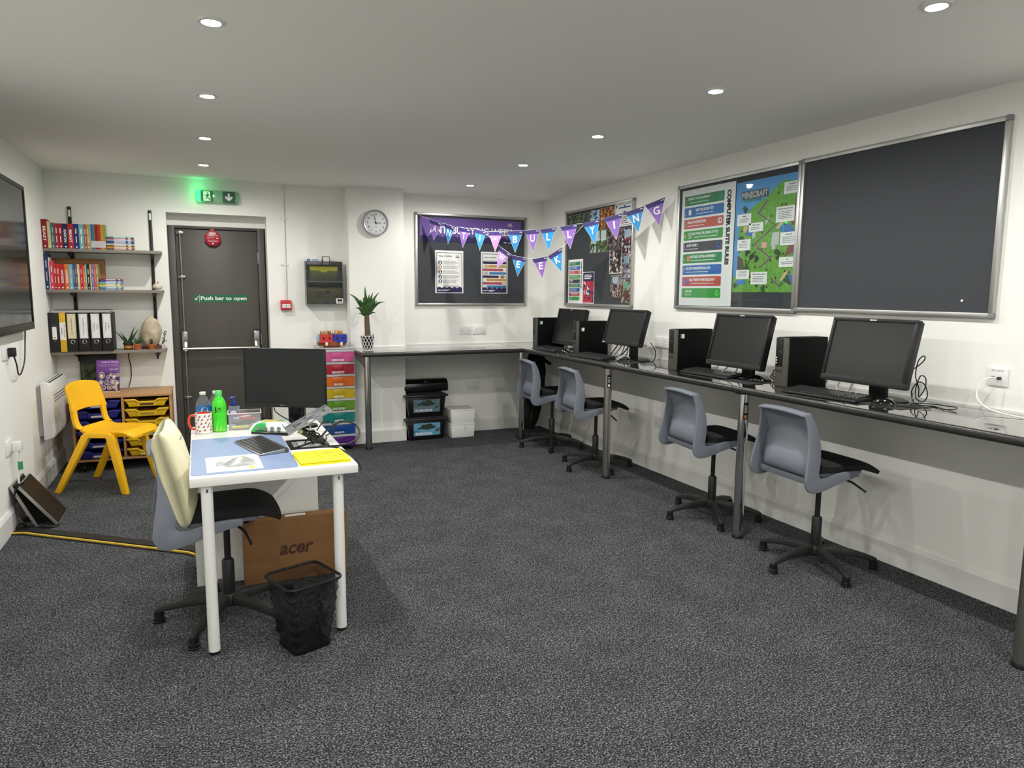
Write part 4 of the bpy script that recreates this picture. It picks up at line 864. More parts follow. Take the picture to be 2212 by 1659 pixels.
make_chair('grey swivel chair furthest away at the counter, next to the hanging bag', (3.03, 5.908, 0), rad(-6), .430, rad(98))
make_chair('grey swivel chair behind the white desk with a cream cushion on it', (.072, 3.271, 0), rad(3), .414, rad(168))
# ================================================================== SHELVES IN THE BACK LEFT CORNER
M_TRACK = mat('black_track', (16, 16, 17), .45)
for x, lb in ((-.925, 'left black upright shelf track on the back wall'), (-.336, 'right black upright shelf track on the back wall by the door')):
    t = thing('shelf_track', lb, 'shelf track', (x, YB, .88), 0, 'upright shelf tracks')
    B(-.0125, -.016, 0, .0125, 0, 1.24).build('rail', M_TRACK, t, bevel=.002)
    flat('price_label', rrect(-.008, 1.16, .008, 1.215), -.0166, M_PAPER, t)
    mb = MB()
    for z in (1.23, .95, .62, .3): mb.lathe([(.001, 0), (.005, 0), (.003, .003), (.001, .003)], 8, M=Matrix.Translation((0, -.016, z)) @ RX)
    mb.build('screws', M_STEEL, t)
SH = [(1.771, 'top grey wall shelf in the back left corner'), (1.449, 'middle grey wall shelf in the back left corner'), (.953, 'lowest grey wall shelf, carrying the black binders')]
for z, lb in SH:
    t = thing('wall_shelf', lb, 'shelf', (0, YB, z), 0, 'grey wall shelves')
    B(XL+.002, -.252, -.025, -.258, -.018, 0).build('board', M_SHELF, t, bevel=.001)
    for x in (-.925, -.336):
        MB().prism([(-.235, -.026), (-.018, -.026), (-.018, -.10), (-.03, -.10), (-.06, -.06), (-.235, -.036)], x-.006, x+.006, M=Matrix(((0, 1, 0, 0), (1, 0, 0, 0), (0, 0, 1, 0), (0, 0, 0, 1)))).build('bracket', M_TRACK, t)
# ---- books
M_PAGES = mat('book_pages', (214, 206, 188), .9)
BCN = {}
def bmat(c):
    k = 'book_%d_%d_%d' % c
    return mat(k, c, .42, spec=.4)
def book(label, x0, x1, z0, h, d, c, group, yf=6.64, title=None, tc=None, stripe=None, lean=0):
    w_ = x1-x0
    t = thing('book', label, 'book', ((x0+x1)/2, yf, z0), 0, group); k = .0012; a = w_/2-.0003
    mb = MB(); mb.box(-a, 0, 0, a, k, h); mb.box(-a, k, 0, -a+k, d, h); mb.box(a-k, k, 0, a, d, h); mb.build('cover', bmat(c), t, smooth=False)
    B(-a+k, k, .003, a-k, d-.004, h-.003).build('page_block', M_PAGES, t, smooth=False)
    if title: text(title, -h*.26, h*.5-w_*.24, h*.26, h*.5+w_*.24, -.0006, tc or M_WINK, t, bold=.02, rot=-PI/2, M=Matrix.Translation((0, 0, 0)))
    else: flats('spine_print', [rrect(-w_*.10, h*.24, w_*.08, h*.5), rrect(-w_*.12, h*.6, w_*.02, h*.82), rrect(w_*.06, h*.62, w_*.14, h*.8)] if w_ > .016 else [rrect(-w_*.1, h*.3, w_*.1, h*.75)], -.0005, mat('spine_%d' % (sum(c) % 5), [(236, 228, 214), (240, 210, 120), (250, 250, 250), (208, 190, 200), (190, 214, 226)][sum(c) % 5], .6), t)
    flat('publisher_mark', disc(0, h*.07, min(w_*.22, .006), 10), -.0006, M_WINK, t)
    return t
CN = {'dark red': (140, 26, 34), 'cream': (214, 190, 120), 'teal': (42, 112, 120), 'crimson': (168, 34, 48), 'wine red': (150, 32, 50), 'navy': (30, 34, 70), 'red': (176, 36, 44), 'royal blue': (34, 44, 118), 'pale turquoise': (112, 172, 178), 'rust': (164, 84, 56), 'tan': (172, 142, 96), 'pale green': (150, 168, 120), 'mid blue': (48, 110, 160), 'olive': (132, 118, 52), 'maroon': (128, 34, 36), 'orange red': (176, 54, 36), 'gold': (190, 140, 50), 'leaf green': (120, 148, 80),
      'dark blue': (30, 52, 96), 'white': (226, 226, 220), 'pink': (204, 70, 96), 'brick red': (168, 48, 36), 'bright red': (190, 40, 40), 'orange': (206, 112, 52), 'light blue': (104, 176, 206), 'slate': (76, 90, 112), 'purple': (80, 66, 130), 'lemon': (206, 196, 130), 'scarlet': (186, 30, 52), 'burnt orange': (222, 104, 40), 'mint': (112, 178, 170), 'black': (26, 26, 28), 'buff': (214, 186, 128), 'lavender': (110, 108, 150), 'coral': (200, 84, 84), 'sage': (150, 140, 90), 'sky': (88, 150, 200), 'plum': (120, 44, 84), 'lime yellow': (212, 206, 70), 'steel blue': (70, 112, 150)}
S1 = [(-1.09, -1.051, .222, 'dark red', 'BEAST'), (-1.051, -1.028, .205, 'cream', 0), (-1.028, -1.003, .197, 'teal', 0), (-1.003, -.977, .192, 'crimson', 0), (-.977, -.95, .192, 'wine red', 0), (-.95, -.914, .192, 'navy', 'MIDNIGHT GANG'), (-.914, -.876, .193, 'red', 'BEAST'), (-.876, -.838, .193, 'royal blue', 0), (-.838, -.804, .193, 'pale turquoise', 0), (-.804, -.784, .193, 'rust', 0), (-.784, -.766, .193, 'tan', 0), (-.766, -.756, .194, 'pale green', 0)]
for i, (a, b, h, c, ti) in enumerate(S1):
    book(f'{c} book, {ordn[i]} from the left wall on the top shelf', a, b, 1.771, h, .13, CN[c], 'upright books on the top shelf', title=ti or None)
# a run of very slim matching readers
thin = [('mid blue', 3), ('olive', 1), ('maroon', 3), ('orange red', 3), ('gold', 3), ('leaf green', 2)]
x = -.755; q = 0
for c, n in thin:
    for i in range(n):
        wd = .0068; b = thing('slim_book', f'slim {c} reader, {ordn[q]} of the thin spines on the top shelf', 'book', (x+wd/2, 6.64, 1.771), 0, 'slim readers on the top shelf')
        B(-wd/2+.0003, 0, 0, wd/2-.0003, .12, .196).build('cover', bmat(CN[c]), b, smooth=False); flat('spine_band', rrect(-wd/2+.0006, .012, wd/2-.0006, .065), -.0005, mat('pale_band', (204, 200, 204), .6), b); x += wd; q += 1
def stack(x0, x1, z0, cols, th, label, group, d=.13):
    for i, c in enumerate(cols):
        dx = random.uniform(-.004, .004); z = z0+i*th
        nm = 'bottom' if i == 0 else ('top' if i == len(cols)-1 else ordn[i]+' from the bottom')
        b = thing('slim_book', label % (c, nm), 'book', (x0+dx, 6.64, z), 0, group); w_ = x1-x0
        mb = MB(); mb.box(0, 0, 0, w_, .0012, th-.0006); mb.box(0, .0012, 0, w_, d, .001); mb.box(0, .0012, th-.0016, w_, d, th-.0006); mb.build('cover', bmat(CN[c]), b, smooth=False)
        B(.003, .0012, .001, w_-.003, d-.003, th-.0016).build('page_block', M_PAGES, b, smooth=False)
        flats('spine_print', [rrect(w_*.28, th*.25, w_*.72, th*.7), rrect(w_*.8, th*.25, w_*.92, th*.7)], -.0005, M_WINK, b)
stack(-.648, -.455, 1.771, ['navy', 'orange', 'gold', 'black', 'cream', 'sky', 'royal blue', 'plum', 'light blue', 'coral', 'dark blue', 'mint'], .0089, '%s paperback lying flat, %s in the stack on the top shelf', 'flat stack of books on the top shelf')
S2 = [(-1.09, -1.060, .278, 'dark blue', 0), (-1.060, -1.055, .25, 'white', 0), (-1.055, -1.028, .222, 'pink', 0), (-1.028, -1.010, .202, 'brick red', 0), (-1.010, -.987, .2, 'bright red', 0), (-.987, -.955, .2, 'red', 'DAVID BADDIEL'), (-.955, -.924, .2, 'orange', 'DAVID BADDIEL'), (-.924, -.899, .199, 'light blue', 0), (-.899, -.884, .199, 'slate', 0), (-.884, -.868, .2, 'purple', 0), (-.868, -.851, .2, 'lemon', 0), (-.851, -.829, .198, 'scarlet', 0), (-.829, -.814, .19, 'burnt orange', 0), (-.814, -.802, .199, 'mint', 0), (-.802, -.781, .2, 'black', 0), (-.781, -.772, .2, 'buff', 0), (-.772, -.753, .205, 'lavender', 0), (-.753, -.738, .205, 'coral', 0), (-.738, -.722, .205, 'sage', 0)]
S2 = [(a, b, h, c, ti) for a, b, h, c, ti in S2]
for i, (a, b, h, c, ti) in enumerate(S2):
    book(f'{c} book, {ordn[i]} from the left wall on the middle shelf', a, b, 1.449, h, .13, CN[c], 'upright books on the middle shelf', title=ti or None)
stack(-.718, -.556, 1.449, ['steel blue', 'sky', 'lime yellow', 'sage', 'light blue', 'purple', 'plum'], .0126, '%s paperback lying flat, %s in the stack on the middle shelf', 'flat stack of books on the middle shelf')
cb = thing('cardboard_box', 'flat brown cardboard box standing behind the books on the middle shelf', 'box', (-.88, 6.80, 1.449), 0)
B(-.19, 0, 0, .19, .06, .250).build('carton', M_CARD, cb, bevel=.002); flat('tape', rrect(.12, .05, .19, .09), -.0006, mat('tape', (176, 140, 98), .3), cb)
# pumpkin
pk = thing('ornament', 'small white pumpkin ornament at the right end of the middle shelf', 'ornament', (-.30, 6.70, 1.449))
def pump(r, h, n=9):
    mb = MB(); N = 36; K = 10; vs = []; fs = []
    for k in range(K+1):
        a = PI*k/K
        for i in range(N):
            t = 2*PI*i/N; rr = r*math.sin(a)*(1-.10*abs(math.cos(t*n/2))**6)+.002; vs.append((rr*math.cos(t), rr*math.sin(t), h/2-h/2*math.cos(a)*(1-.15*(1-math.sin(a)))))
    for k in range(K):
        for i in range(N): fs.append((k*N+i, k*N+(i+1) % N, (k+1)*N+(i+1) % N, (k+1)*N+i))
    return mb.add(vs, fs)
pump(.037, .055).build('fruit', mat('pumpkin_white', (206, 198, 182), .8, vary=.06, vscale=40), pk); MB().tube([(0, 0, .046), (.003, 0, .060), (.008, 0, .07)], [.006, .005, .006], 7).build('stem', mat('stem_grey', (150, 142, 124), .9), pk)
# ---- binders
BI = [(-1.088, -1.017, 'slim black ring binder with a small white label next to the left wall', 'thin', ''), (-1.015, -.970, 'yellow binder reading station allocation log on the lowest shelf', 'yellow', 'Station Allocation Log'), (-.966, -.893, 'black lever arch file reading online safety documentation', 'cream', 'Online Safety Documentation'), (-.889, -.808, 'black lever arch file reading ICT and acceptable use', 'white', 'ICT & Acceptable Use'), (-.804, -.726, 'black lever arch file reading computing year 2', 'white', 'Computing Year 2'), (-.722, -.644, 'black lever arch file reading computing year 3, rightmost on the lowest shelf', 'white', 'Computing Year 3')]
M_BIND = mat('binder_black', (24, 24, 26), .55, bump=.08, bscale=400); M_BIY = mat('binder_yellow', (214, 172, 44), .5)
for i, (a, b, lb, kd, ti) in enumerate(BI):
    w_ = b-a-.002; h = .312; yf = 6.622
    t = thing('binder', lb, 'binder', ((a+b)/2, yf, .953), 0, 'binders on the lowest shelf'); m = M_BIY if kd == 'yellow' else M_BIND
    mb = MB(); mb.box(-w_/2, 0, 0, w_/2, .003, h); mb.box(-w_/2, .003, 0, -w_/2+.003, .255, h); mb.box(w_/2-.003, .003, 0, w_/2, .255, h); mb.build('cover', m, t, bevel=.0008)
    B(-w_/2+.006, .02, .006, w_/2-.006, .24, h-.012).build('paper_block', M_PAPER, t, smooth=False)
    if kd == 'thin':
        flat('spine_label', rrect(-.012, .10, .018, .20), -.0008, M_PAPER, t); flats('rivets', [disc(.003, .215, .004, 10), disc(.003, .085, .004, 10)], -.0008, M_STEEL, t); lines(-.006, .11, .012, 1, 1, .01, -.0012, mat('faint_red', (200, 140, 140), .7), t)
    elif kd == 'yellow':
        flat('spine_label', rrect(-w_/2+.001, .095, w_/2-.001, .235), -.0008, M_PAPER, t)
        text('Station', -.04, .158, .015, .170, -.0014, M_INK, t, rot=PI/2, M=Matrix.Translation((.004, 0, -.0))); text('Allocation Log', -.045, .16, .055, .171, -.0014, M_INK, t, rot=PI/2, M=Matrix.Translation((.006, 0, 0)))
    else:
        cm = mat('cream_label', (222, 210, 176), .7) if kd == 'cream' else M_PAPER
        lw = .029; flat('spine_label', rrect(-lw, .105, lw, .302), -.0008, cm, t); flat('label_frame', rrect(-lw+.006, .112, lw-.006, .294), -.0012, mat('label_line', (150, 158, 172), .7), t); flat('label_field', rrect(-lw+.0075, .1135, lw-.0075, .2925), -.0016, cm, t)
        if 'Year' in ti:
            text('Computing', -.04, .2, .03, .213, -.0022, M_INK, t, rot=PI/2, M=Matrix.Translation((-.004, 0, -.01))); text(ti[-6:], -.03, .2, .012, .212, -.0022, M_INK, t, rot=PI/2, M=Matrix.Translation((.02, 0, -.005)))
        else: text(ti, -.068, .196, .068, .208, -.0022, M_INK, t, rot=PI/2)
        MB().lathe([(.012, -.001), (.0165, 0), (.0165, .003), (.012, .004)], 20, capb=False, capt=False, M=Matrix.Translation((.002, 0, .078)) @ RX).build('finger_ring', M_CHROME, t); flat('finger_hole', disc(.002, .078, .0125, 18), -.0009, M_BLACKG, t)
pl = thing('papers', 'loose stack of white papers and a red folder lying on top of the binders', 'papers', (-1.07, 6.63, 1.267))
for k in range(5): B(.0+.004*k, .004*k, .0035*k, .42-.006*(k % 3), .23, .0035*k+.003).build('sheets', [M_PAPER, M_BIND, M_PAPER, M_PAPER, mat('maroon_folder', (70, 24, 30), .6)][k], pl)
# ---- shelf plants, stone lamp
M_LEAF = ramp_mat('leaf_green', [(.3, (44, 74, 36)), (.7, (72, 108, 52))], 30, .45); M_LEAFD = ramp_mat('leaf_dark', [(.3, (38, 66, 40)), (.7, (62, 92, 60))], 30, .45); M_SOILM = mat('soil', (40, 32, 26), 1)
def pot(t, r0, r1, h, m, rim=.004): MB().lathe([(r0*.1, 0), (r0, 0), (r1*.97, h*.72), (r1+rim, h*.72), (r1+rim, h), (r1-.004, h), (r1-.006, h*.86), (.001, h*.86)], 24).build('pot', m, t); MB().lathe([(.001, h*.82), (r1-.007, h*.9)], 20, capb=False, capt=False).build('soil', M_SOILM, t)
def blade(base, tip, w_, m, t, bend=.3, name='leaf', seg=6):
    b = Vector(base); e = Vector(tip); d = e-b; side = d.cross(Vector((0, 1, .3))).normalized(); nn = side.cross(d).normalized(); vs = []; L_ = d.length
    upv = Vector((0, 0, 1))
    for k in range(seg+1):
        u = k/seg; c = b+d*u+upv*(bend*L_*math.sin(PI*u)*.5); ww = w_*(.55+.45*math.sin(PI*min(1, u*1.3+.15)))*(1-u**3)+.0004
        vs += [c-side*ww+nn*ww*.35, c-nn*ww*.2, c+side*ww+nn*ww*.35, c-nn*(ww*.2+.0012)]
    fs = [(4*k+q, 4*k+(q+1) % 4, 4*k+4+(q+1) % 4, 4*k+4+q) for k in range(seg) for q in range(4)]+[(3, 2, 1, 0), (4*seg, 4*seg+1, 4*seg+2, 4*seg+3)]
    return MB().add(vs, fs).build(name, m, t, ang=60)
S3 = .953
t = thing('potted_aloe', 'spiky aloe plant in a striped pot next to the binders', 'plant', (-.545, 6.72, S3)); pot(t, .032, .036, .06, mat('pot_dark', (44, 40, 38), .6)); MB().lathe([(.0335, .012), (.0345, .034)], 24, capb=False, capt=False).build('pot_stripe', mat('pot_orange', (198, 134, 50), .6), t)
for q in ((-.10, -.02, .165), (-.055, .01, .15), (.055, .01, .195), (.085, -.01, .17), (.02, .03, .12), (.035, -.03, .11), (-.03, -.02, .12)): blade((q[0]*.12, q[1]*.1, .05), q, .009, M_LEAFD, t, .12)
t = thing('potted_plant', 'bushy grass-like plant in a small terracotta pot on the lowest shelf', 'plant', (-.478, 6.68, S3)); pot(t, .021, .026, .05, M_TERRA); MB().lathe([(.001, 0), (.03, 0), (.032, .008), (.027, .008), (.001, .004)], 24).build('saucer', M_TERRA, t)
rg = random.Random(5)
for k in range(26): a = rg.random()*6.28; r_ = .02+.04*rg.random(); blade((.012*math.cos(a), .012*math.sin(a), .044), (r_*math.cos(a), r_*math.sin(a), .07+.05*rg.random()), .0028, M_LEAF, t, .25, seg=3)
t = thing('stone_lamp', 'large pale egg-shaped salt stone lamp on a wooden base', 'lamp', (-.372, 6.765, S3))
MB().lathe([(.001, 0), (.072, 0), (.076, .006), (.074, .022), (.001, .022)], 28).build('wooden_base', mat('dark_wood', (96, 58, 40), .6), t)
mb = MB(); N = 28; K = 18; vs = []; fs = []; rg = random.Random(11); pts = [Vector((rg.uniform(-1, 1), rg.uniform(-1, 1), rg.uniform(-1, 1))).normalized() for _ in range(40)]
for k in range(K+1):
    a = PI*k/K
    for i in range(N):
        tt = 2*PI*i/N; d = Vector((math.sin(a)*math.cos(tt), math.sin(a)*math.sin(tt), -math.cos(a))); bump = max(d.dot(p) for p in pts); f = .93+.16*(bump-.85)/.15
        zz = d.z; wd = .078*(1-.12*zz) if zz > 0 else .078
        vs.append((d.x*wd*f+.008*zz, d.y*.06*f, .140+zz*.125*f))
for k in range(K):
    for i in range(N): fs.append((k*N+i, k*N+(i+1) % N, (k+1)*N+(i+1) % N, (k+1)*N+i))
mb.add(vs, fs).build('stone', ramp_mat('salt_stone', [(.3, (168, 152, 128)), (.6, (198, 184, 160)), (.75, (214, 204, 186))], 22, .7, bump=.5, bdist=.006), t, ang=25)
t = thing('potted_succulent', 'tiny jade succulent in a terracotta pot before the stone lamp', 'plant', (-.372, 6.675, S3)); pot(t, .018, .024, .044, M_TERRA); MB().lathe([(.001, 0), (.026, 0), (.028, .006), (.001, .004)], 20).build('saucer', M_TERRA, t)
rg = random.Random(8); MB().cyl((0, 0, .038), (.004, 0, .066), .003, .002, 6).build('stem', M_LEAFD, t)
for k in range(13): a = k*2.4; r_ = .01+.018*rg.random(); z_ = .05+.035*rg.random(); blade((.003, 0, z_-.01), (r_*math.cos(a), r_*math.sin(a), z_+.006), .006, M_LEAFD, t, .2, seg=3)
t = thing('trailing_plant', 'thin stemmed trailing plant at the right end of the lowest shelf', 'plant', (-.292, 6.79, S3)); pot(t, .016, .02, .035, mat('pot_white', (210, 208, 204), .5)); rg = random.Random(4)
for k in range(7):
    a = -.9+k*.35; P_ = [(0, 0, .035)]
    for s_ in range(1, 5): P_.append((.008*s_*math.cos(a)+rg.uniform(-.006, .006), .006*s_*math.sin(a)-.004*s_, .035+.026*s_*(1 if k % 3 else .3)+rg.uniform(-.008, .008)))
    MB().tube(P_, .0014, 5).build('stem', M_LEAF, t)
    for p in P_[1:]: blade(p, (p[0]+rg.uniform(-.012, .012), p[1]-.005, p[2]+rg.uniform(-.004, .014)), .004, M_LEAF, t, .1, seg=2)
cable('thin black lamp cable hanging from the lowest shelf down the wall', [(-.555, YB-.012, .93), (-.562, YB-.012, .88), (-.55, YB-.012, .80), (-.552, YB-.012, .70), (-.575, YB-.02, .62)], .004)
B_ = thing('adapter', 'small black adapter clipped under the right end of the lowest shelf', 'adapter', (-.318, 6.66, .913)); B(-.014, -.01, 0, .014, .02, .0145).build('body', M_BLACK, B_, bevel=.002)
# ================================================================== TRAY CABINET
CX0, CX1, CY0, CZ0, CZ1 = -.945, -.232, 6.405, .085, .613
cab = thing('tray_cabinet', 'low beech tray cabinet with blue and yellow trays under the shelves', 'cabinet', ((CX0+CX1)/2, CY0, 0)); hw = (CX1-CX0)/2; dp_ = .47
B(-hw-.004, -.012, CZ1-.02, hw+.004, dp_, CZ1).build('top', M_BEECH, cab, bevel=.002)
B(-hw, 0, CZ0, hw, dp_, CZ0+.018).build('base_panel', M_BEECH, cab, bevel=.001)
for x in (-hw, hw-.018): B(x, 0, CZ0+.018, x+.018, dp_, CZ1-.02).build('side_panel', M_BEECH, cab, bevel=.001)
B(-.009, 0, CZ0+.018, .009, dp_, CZ1-.02).build('divider', M_BEECH, cab, bevel=.001)
B(-hw+.018, dp_-.01, CZ0+.018, hw-.018, dp_-.004, CZ1-.02).build('back_panel', M_BEECH, cab)
for x in (-hw+.06, hw-.06):
    for y in (.06, dp_-.06):
        MB().cyl((x-.012, y, .03), (x+.012, y, .03), .03, n=16).box(x-.016, y-.016, .045, x+.016, y+.016, CZ0).build('castor', M_BLACK, cab)
M_TY = mat('tray_yellow', (226, 186, 34), .38); M_TB = mat('tray_blue', (38, 42, 132), .38)
tw = hw-.018-.009; pit = .0805
def tray(cx, z, m, strip, dx=0):
    w_ = tw/2-.006; ww = w_-.018; h = .066; o = MB()
    # rim with a dipped middle like a moulded tray lip
    rim = [(-w_, h), (-.085, h), (-.055, h-.021), (.055, h-.021), (.085, h), (w_, h)]
    low = [(x, z_-.014) for x, z_ in reversed(rim)]
    o.prism(rim+low, -.014, .0)
    o.hexa([(-ww+.012, .004, .002), (ww-.012, .004, .002), (ww-.012, .42, .002), (-ww+.012, .42, .002)], [(-ww, -.004, h-.032), (ww, -.004, h-.032), (ww, .42, h-.032), (-ww, .42, h-.032)])
    o.hexa([(-ww, .0, h-.034), (-.075, 0, h-.034), (-.075, .42, h-.034), (-ww, .42, h-.034)], [(-w_, 0, h-.012), (-.085, 0, h-.012), (-.085, .42, h-.012), (-w_, .42, h-.012)])
    o.hexa([(.075, .0, h-.034), (ww, 0, h-.034), (ww, .42, h-.034), (.075, .42, h-.034)], [(.085, 0, h-.012), (w_, 0, h-.012), (w_, .42, h-.012), (.085, .42, h-.012)])
    o.box(-.07, -.009, .004, .07, .002, .040)
    tr_ = o.build('tray', m, cab, bevel=.0015, loc=(cx+dx, -.002, z), label='moulded yellow tray' if m is M_TY else 'moulded blue tray')
    flat('tray_label', rrect(-.05, .012, .05, .028), -.0096, strip, tr_)
LBW = mat('label_white', (214, 212, 206), .6); LBD = mat('label_brown', (84, 62, 52), .6); LBB = mat('label_blue', (80, 150, 190), .6); LBY = mat('label_clear', (170, 146, 60), .4)
for r_ in range(6):
    z = CZ1-.024-pit*(r_+1)+.002
    tray(hw/2+.0-.0045, z, M_TY, [LBD, LBY, LBY, LBB, LBY, LBW][r_]); tray(-hw/2+.0045, z, M_TB, LBW)
# ---- on the cabinet
bk = thing('canvas_picture', 'black landscape picture with green foliage leaning on the wall behind the purple book', 'picture', (-.785, 6.855, CZ1)); TM = Matrix.Rotation(rad(4), 4, 'X')
B(-.135, -.02, 0, .135, 0, .305).build('canvas', M_BLACK, bk, bevel=.001); flat('printed_picture', rrect(-.13, .01, .13, .22), -.0206, ramp_mat('dark_foliage', [(.3, (22, 24, 24)), (.5, (40, 48, 44)), (.6, (74, 92, 56)), (.7, (34, 40, 36))], 16, .5), bk)
ebk = thing('book_stand', 'small wooden book easel on the beech cabinet', 'book stand', (-.70, 6.60, CZ1), rad(-6)); MW = mat('pale_wood', (206, 180, 136), .6)
B(-.085, -.03, 0, .085, .01, .012).build('ledge', MW, ebk, bevel=.001); B(-.05, .012, 0, -.035, .12, .012).build('foot', MW, ebk); B(.035, .012, 0, .05, .12, .012).build('foot', MW, ebk)
MB().hexa([(-.06, .016, .01), (.06, .016, .01), (.06, .022, .01), (-.06, .022, .01)], [(-.06, .07, .22), (.06, .07, .22), (.06, .076, .22), (-.06, .076, .22)]).build('back_rest', MW, ebk); B(.058, -.036, .0, .072, -.028, .075).build('page_clip', MW, ebk, bevel=.001)
pb = thing('book', 'purple paperback of drawn faces titled inside I\'m hurting, on the easel', 'book', (-.70, 6.598, CZ1+.013), rad(-6)); TM = Matrix.Rotation(rad(-13), 4, 'X')
MB().box(-.083, -.014, 0, .083, .004, .255, M=TM).build('cover', mat('book_purple', (112, 62, 138), .4), pb, bevel=.0008)
flats('page_edge', [], 0, M_PAPER, pb) if False else None
text("Inside I'm Hurting", -.045, .228, .079, .243, -.0146, M_WINK, pb, bold=.02, M=TM); lines(-.06, .212, .078, 2, .008, .0022, -.0146, mat('lilac_ink', (196, 170, 206), .6), pb).matrix_basis = TM; lines(.012, .176, .08, 1, 1, .003, -.0146, M_WINK, pb).matrix_basis = TM
flat('darker_band', rrect(-.083, 0, .083, .150), -.0145, mat('book_deep_purple', (72, 38, 96), .4), pb).matrix_basis = TM
rg = random.Random(2); skin = [(226, 196, 190), (150, 120, 128), (210, 176, 170), (236, 220, 214), (176, 140, 136)]
for k, (x, z_, r_) in enumerate(((-.045, .128, .026), (.0, .11, .017), (.022, .132, .014), (.045, .12, .02), (.072, .13, .016), (-.05, .072, .02), (-.008, .068, .02), (.036, .076, .024), (.066, .066, .018), (.012, .03, .022), (.05, .03, .02), (-.035, .026, .022))):
    c_ = flat('drawn_face', disc(x, z_, r_, 16, .85), -.0152, M_PAPER, pb); c_.matrix_basis = TM
    f_ = flat('drawn_hair', disc(0, 0, r_*.86, 14, .85), -.0156, mat(f'hair{k % 3}', [(58, 40, 70), (120, 100, 120), (90, 70, 60)][k % 3], .6), c_); f_.location = (x, 0, z_); f_ = flat('drawn_skin', disc(0, -r_*.12, r_*.6, 14, .85), -.0160, mat(f'skin{k % 5}', skin[k % 5], .6), c_); f_.location = (x, 0, z_)
# ================================================================== YELLOW CHAIR (local +x = facing)
M_YEL = mat('chair_yellow', (250, 190, 22), .42, bump=.05, bscale=350)
yc = thing('chair', 'bright yellow moulded plastic chair in front of the tray cabinet', 'chair', (-.655, 5.925, 0), rad(-25.9))
SZ = .452
def ystop(u, v):
    x = lerp(-.175, .215, u); s_ = 2*v-1
    z = SZ-.018*math.sin(PI*min(1, u*1.15))*(1-s_*s_)-.040*max(0, (u-.78)/.22)**2+.020*max(0, (.18-u)/.18)**2; hwid = .195-.012*(1-u)-.03*max(0, (u-.9)/.1)**2
    return (x+.012*(1-s_*s_)*u, s_*hwid, z-.012*abs(s_)**5)
def ysbot(u, v):
    a = ystop(u, v); return (a[0]*.985, a[1]*.96, a[2]-.020)
MB().slab(18, 14, ystop, ysbot).build('seat', M_YEL, yc, ang=60, loc=(.085, 0, 0))
def back(u, v, th):       # v 0..1 bottom to top of the back panel
    s_ = 2*u-1; z = lerp(.575, .765, v)+.020*(1-s_*s_)*v-.03*(1-s_*s_)*(1-v)*-1*0+.012*(1-v)*(1-s_*s_)
    x = lerp(-.205, -.255, v)-.030*(1-s_*s_)+th
    hwid = lerp(.198, .185, v)-.02*max(0, (v-.85)/.15)**2
    return (x, s_*hwid, z)
MB().slab(16, 10, lambda u, v: back(u, v, .012), lambda u, v: back(u, v, -.010)).build('backrest', M_YEL, yc, ang=60, bevel=.004, loc=(.085, 0, 0))
for s_ in (-1, 1):
    # upright joining back and seat, wide at the foot
    prof = [(-.165, .462, .055), (-.188, .475, .05), (-.20, .50, .045), (-.207, .54, .043), (-.213, .59, .045), (-.218, .63, .045)]
    vs = []
    for x, z_, w_ in prof:
        c_ = .152+.01*(.63-z_)/.17*0; y0, y1 = s_*(.192-w_), s_*.194
        vs += [(x+.012, y0, z_), (x+.012, y1, z_-.004), (x-.014, y1, z_-.006), (x-.014, y0, z_)]
    k = len(prof); fs = [(4*i+q, 4*i+(q+1) % 4, 4*i+4+(q+1) % 4, 4*i+4+q) for i in range(k-1) for q in range(4)]+[(0, 1, 2, 3), (4*k-4, 4*k-3, 4*k-2, 4*k-1)]
    MB().add(vs, fs).build('back_upright', M_YEL, yc, bevel=.005, ang=60, loc=(.085, 0, 0))
    # side yoke under the seat and two splayed legs
    MB().hexa([(-.125, s_*.155, SZ-.05), (.115, s_*.155, SZ-.05), (.115, s_*.212, SZ-.052), (-.125, s_*.212, SZ-.052)], [(-.095, s_*.15, SZ-.012), (.085, s_*.15, SZ-.012), (.085, s_*.205, SZ-.014), (-.095, s_*.205, SZ-.014)]).build('leg_yoke', M_YEL, yc, bevel=.006, loc=(.055, 0, 0))
    MB().hexa([(-.16, s_*.12, SZ-.05), (.15, s_*.12, SZ-.05), (.15, s_*.165, SZ-.05), (-.16, s_*.165, SZ-.05)], [(-.165, s_*.12, SZ-.018), (.15, s_*.12, SZ-.018), (.15, s_*.165, SZ-.018), (-.165, s_*.165, SZ-.018)]).build('seat_rib', M_YEL, yc, bevel=.004, loc=(.085, 0, 0))
    for f_ in (-1, 1):
        tx, fx = f_*.085+.055, f_*.247
        a, b_ = .030, .022
        MB().hexa([(fx-b_, s_*.205, 0), (fx+b_, s_*.205, 0), (fx+b_, s_*.242, 0), (fx-b_, s_*.242, 0)], [(tx-a, s_*.158, SZ-.03), (tx+a, s_*.158, SZ-.03), (tx+a, s_*.21, SZ-.03), (tx-a, s_*.21, SZ-.03)]).build('leg', M_YEL, yc, bevel=.006)
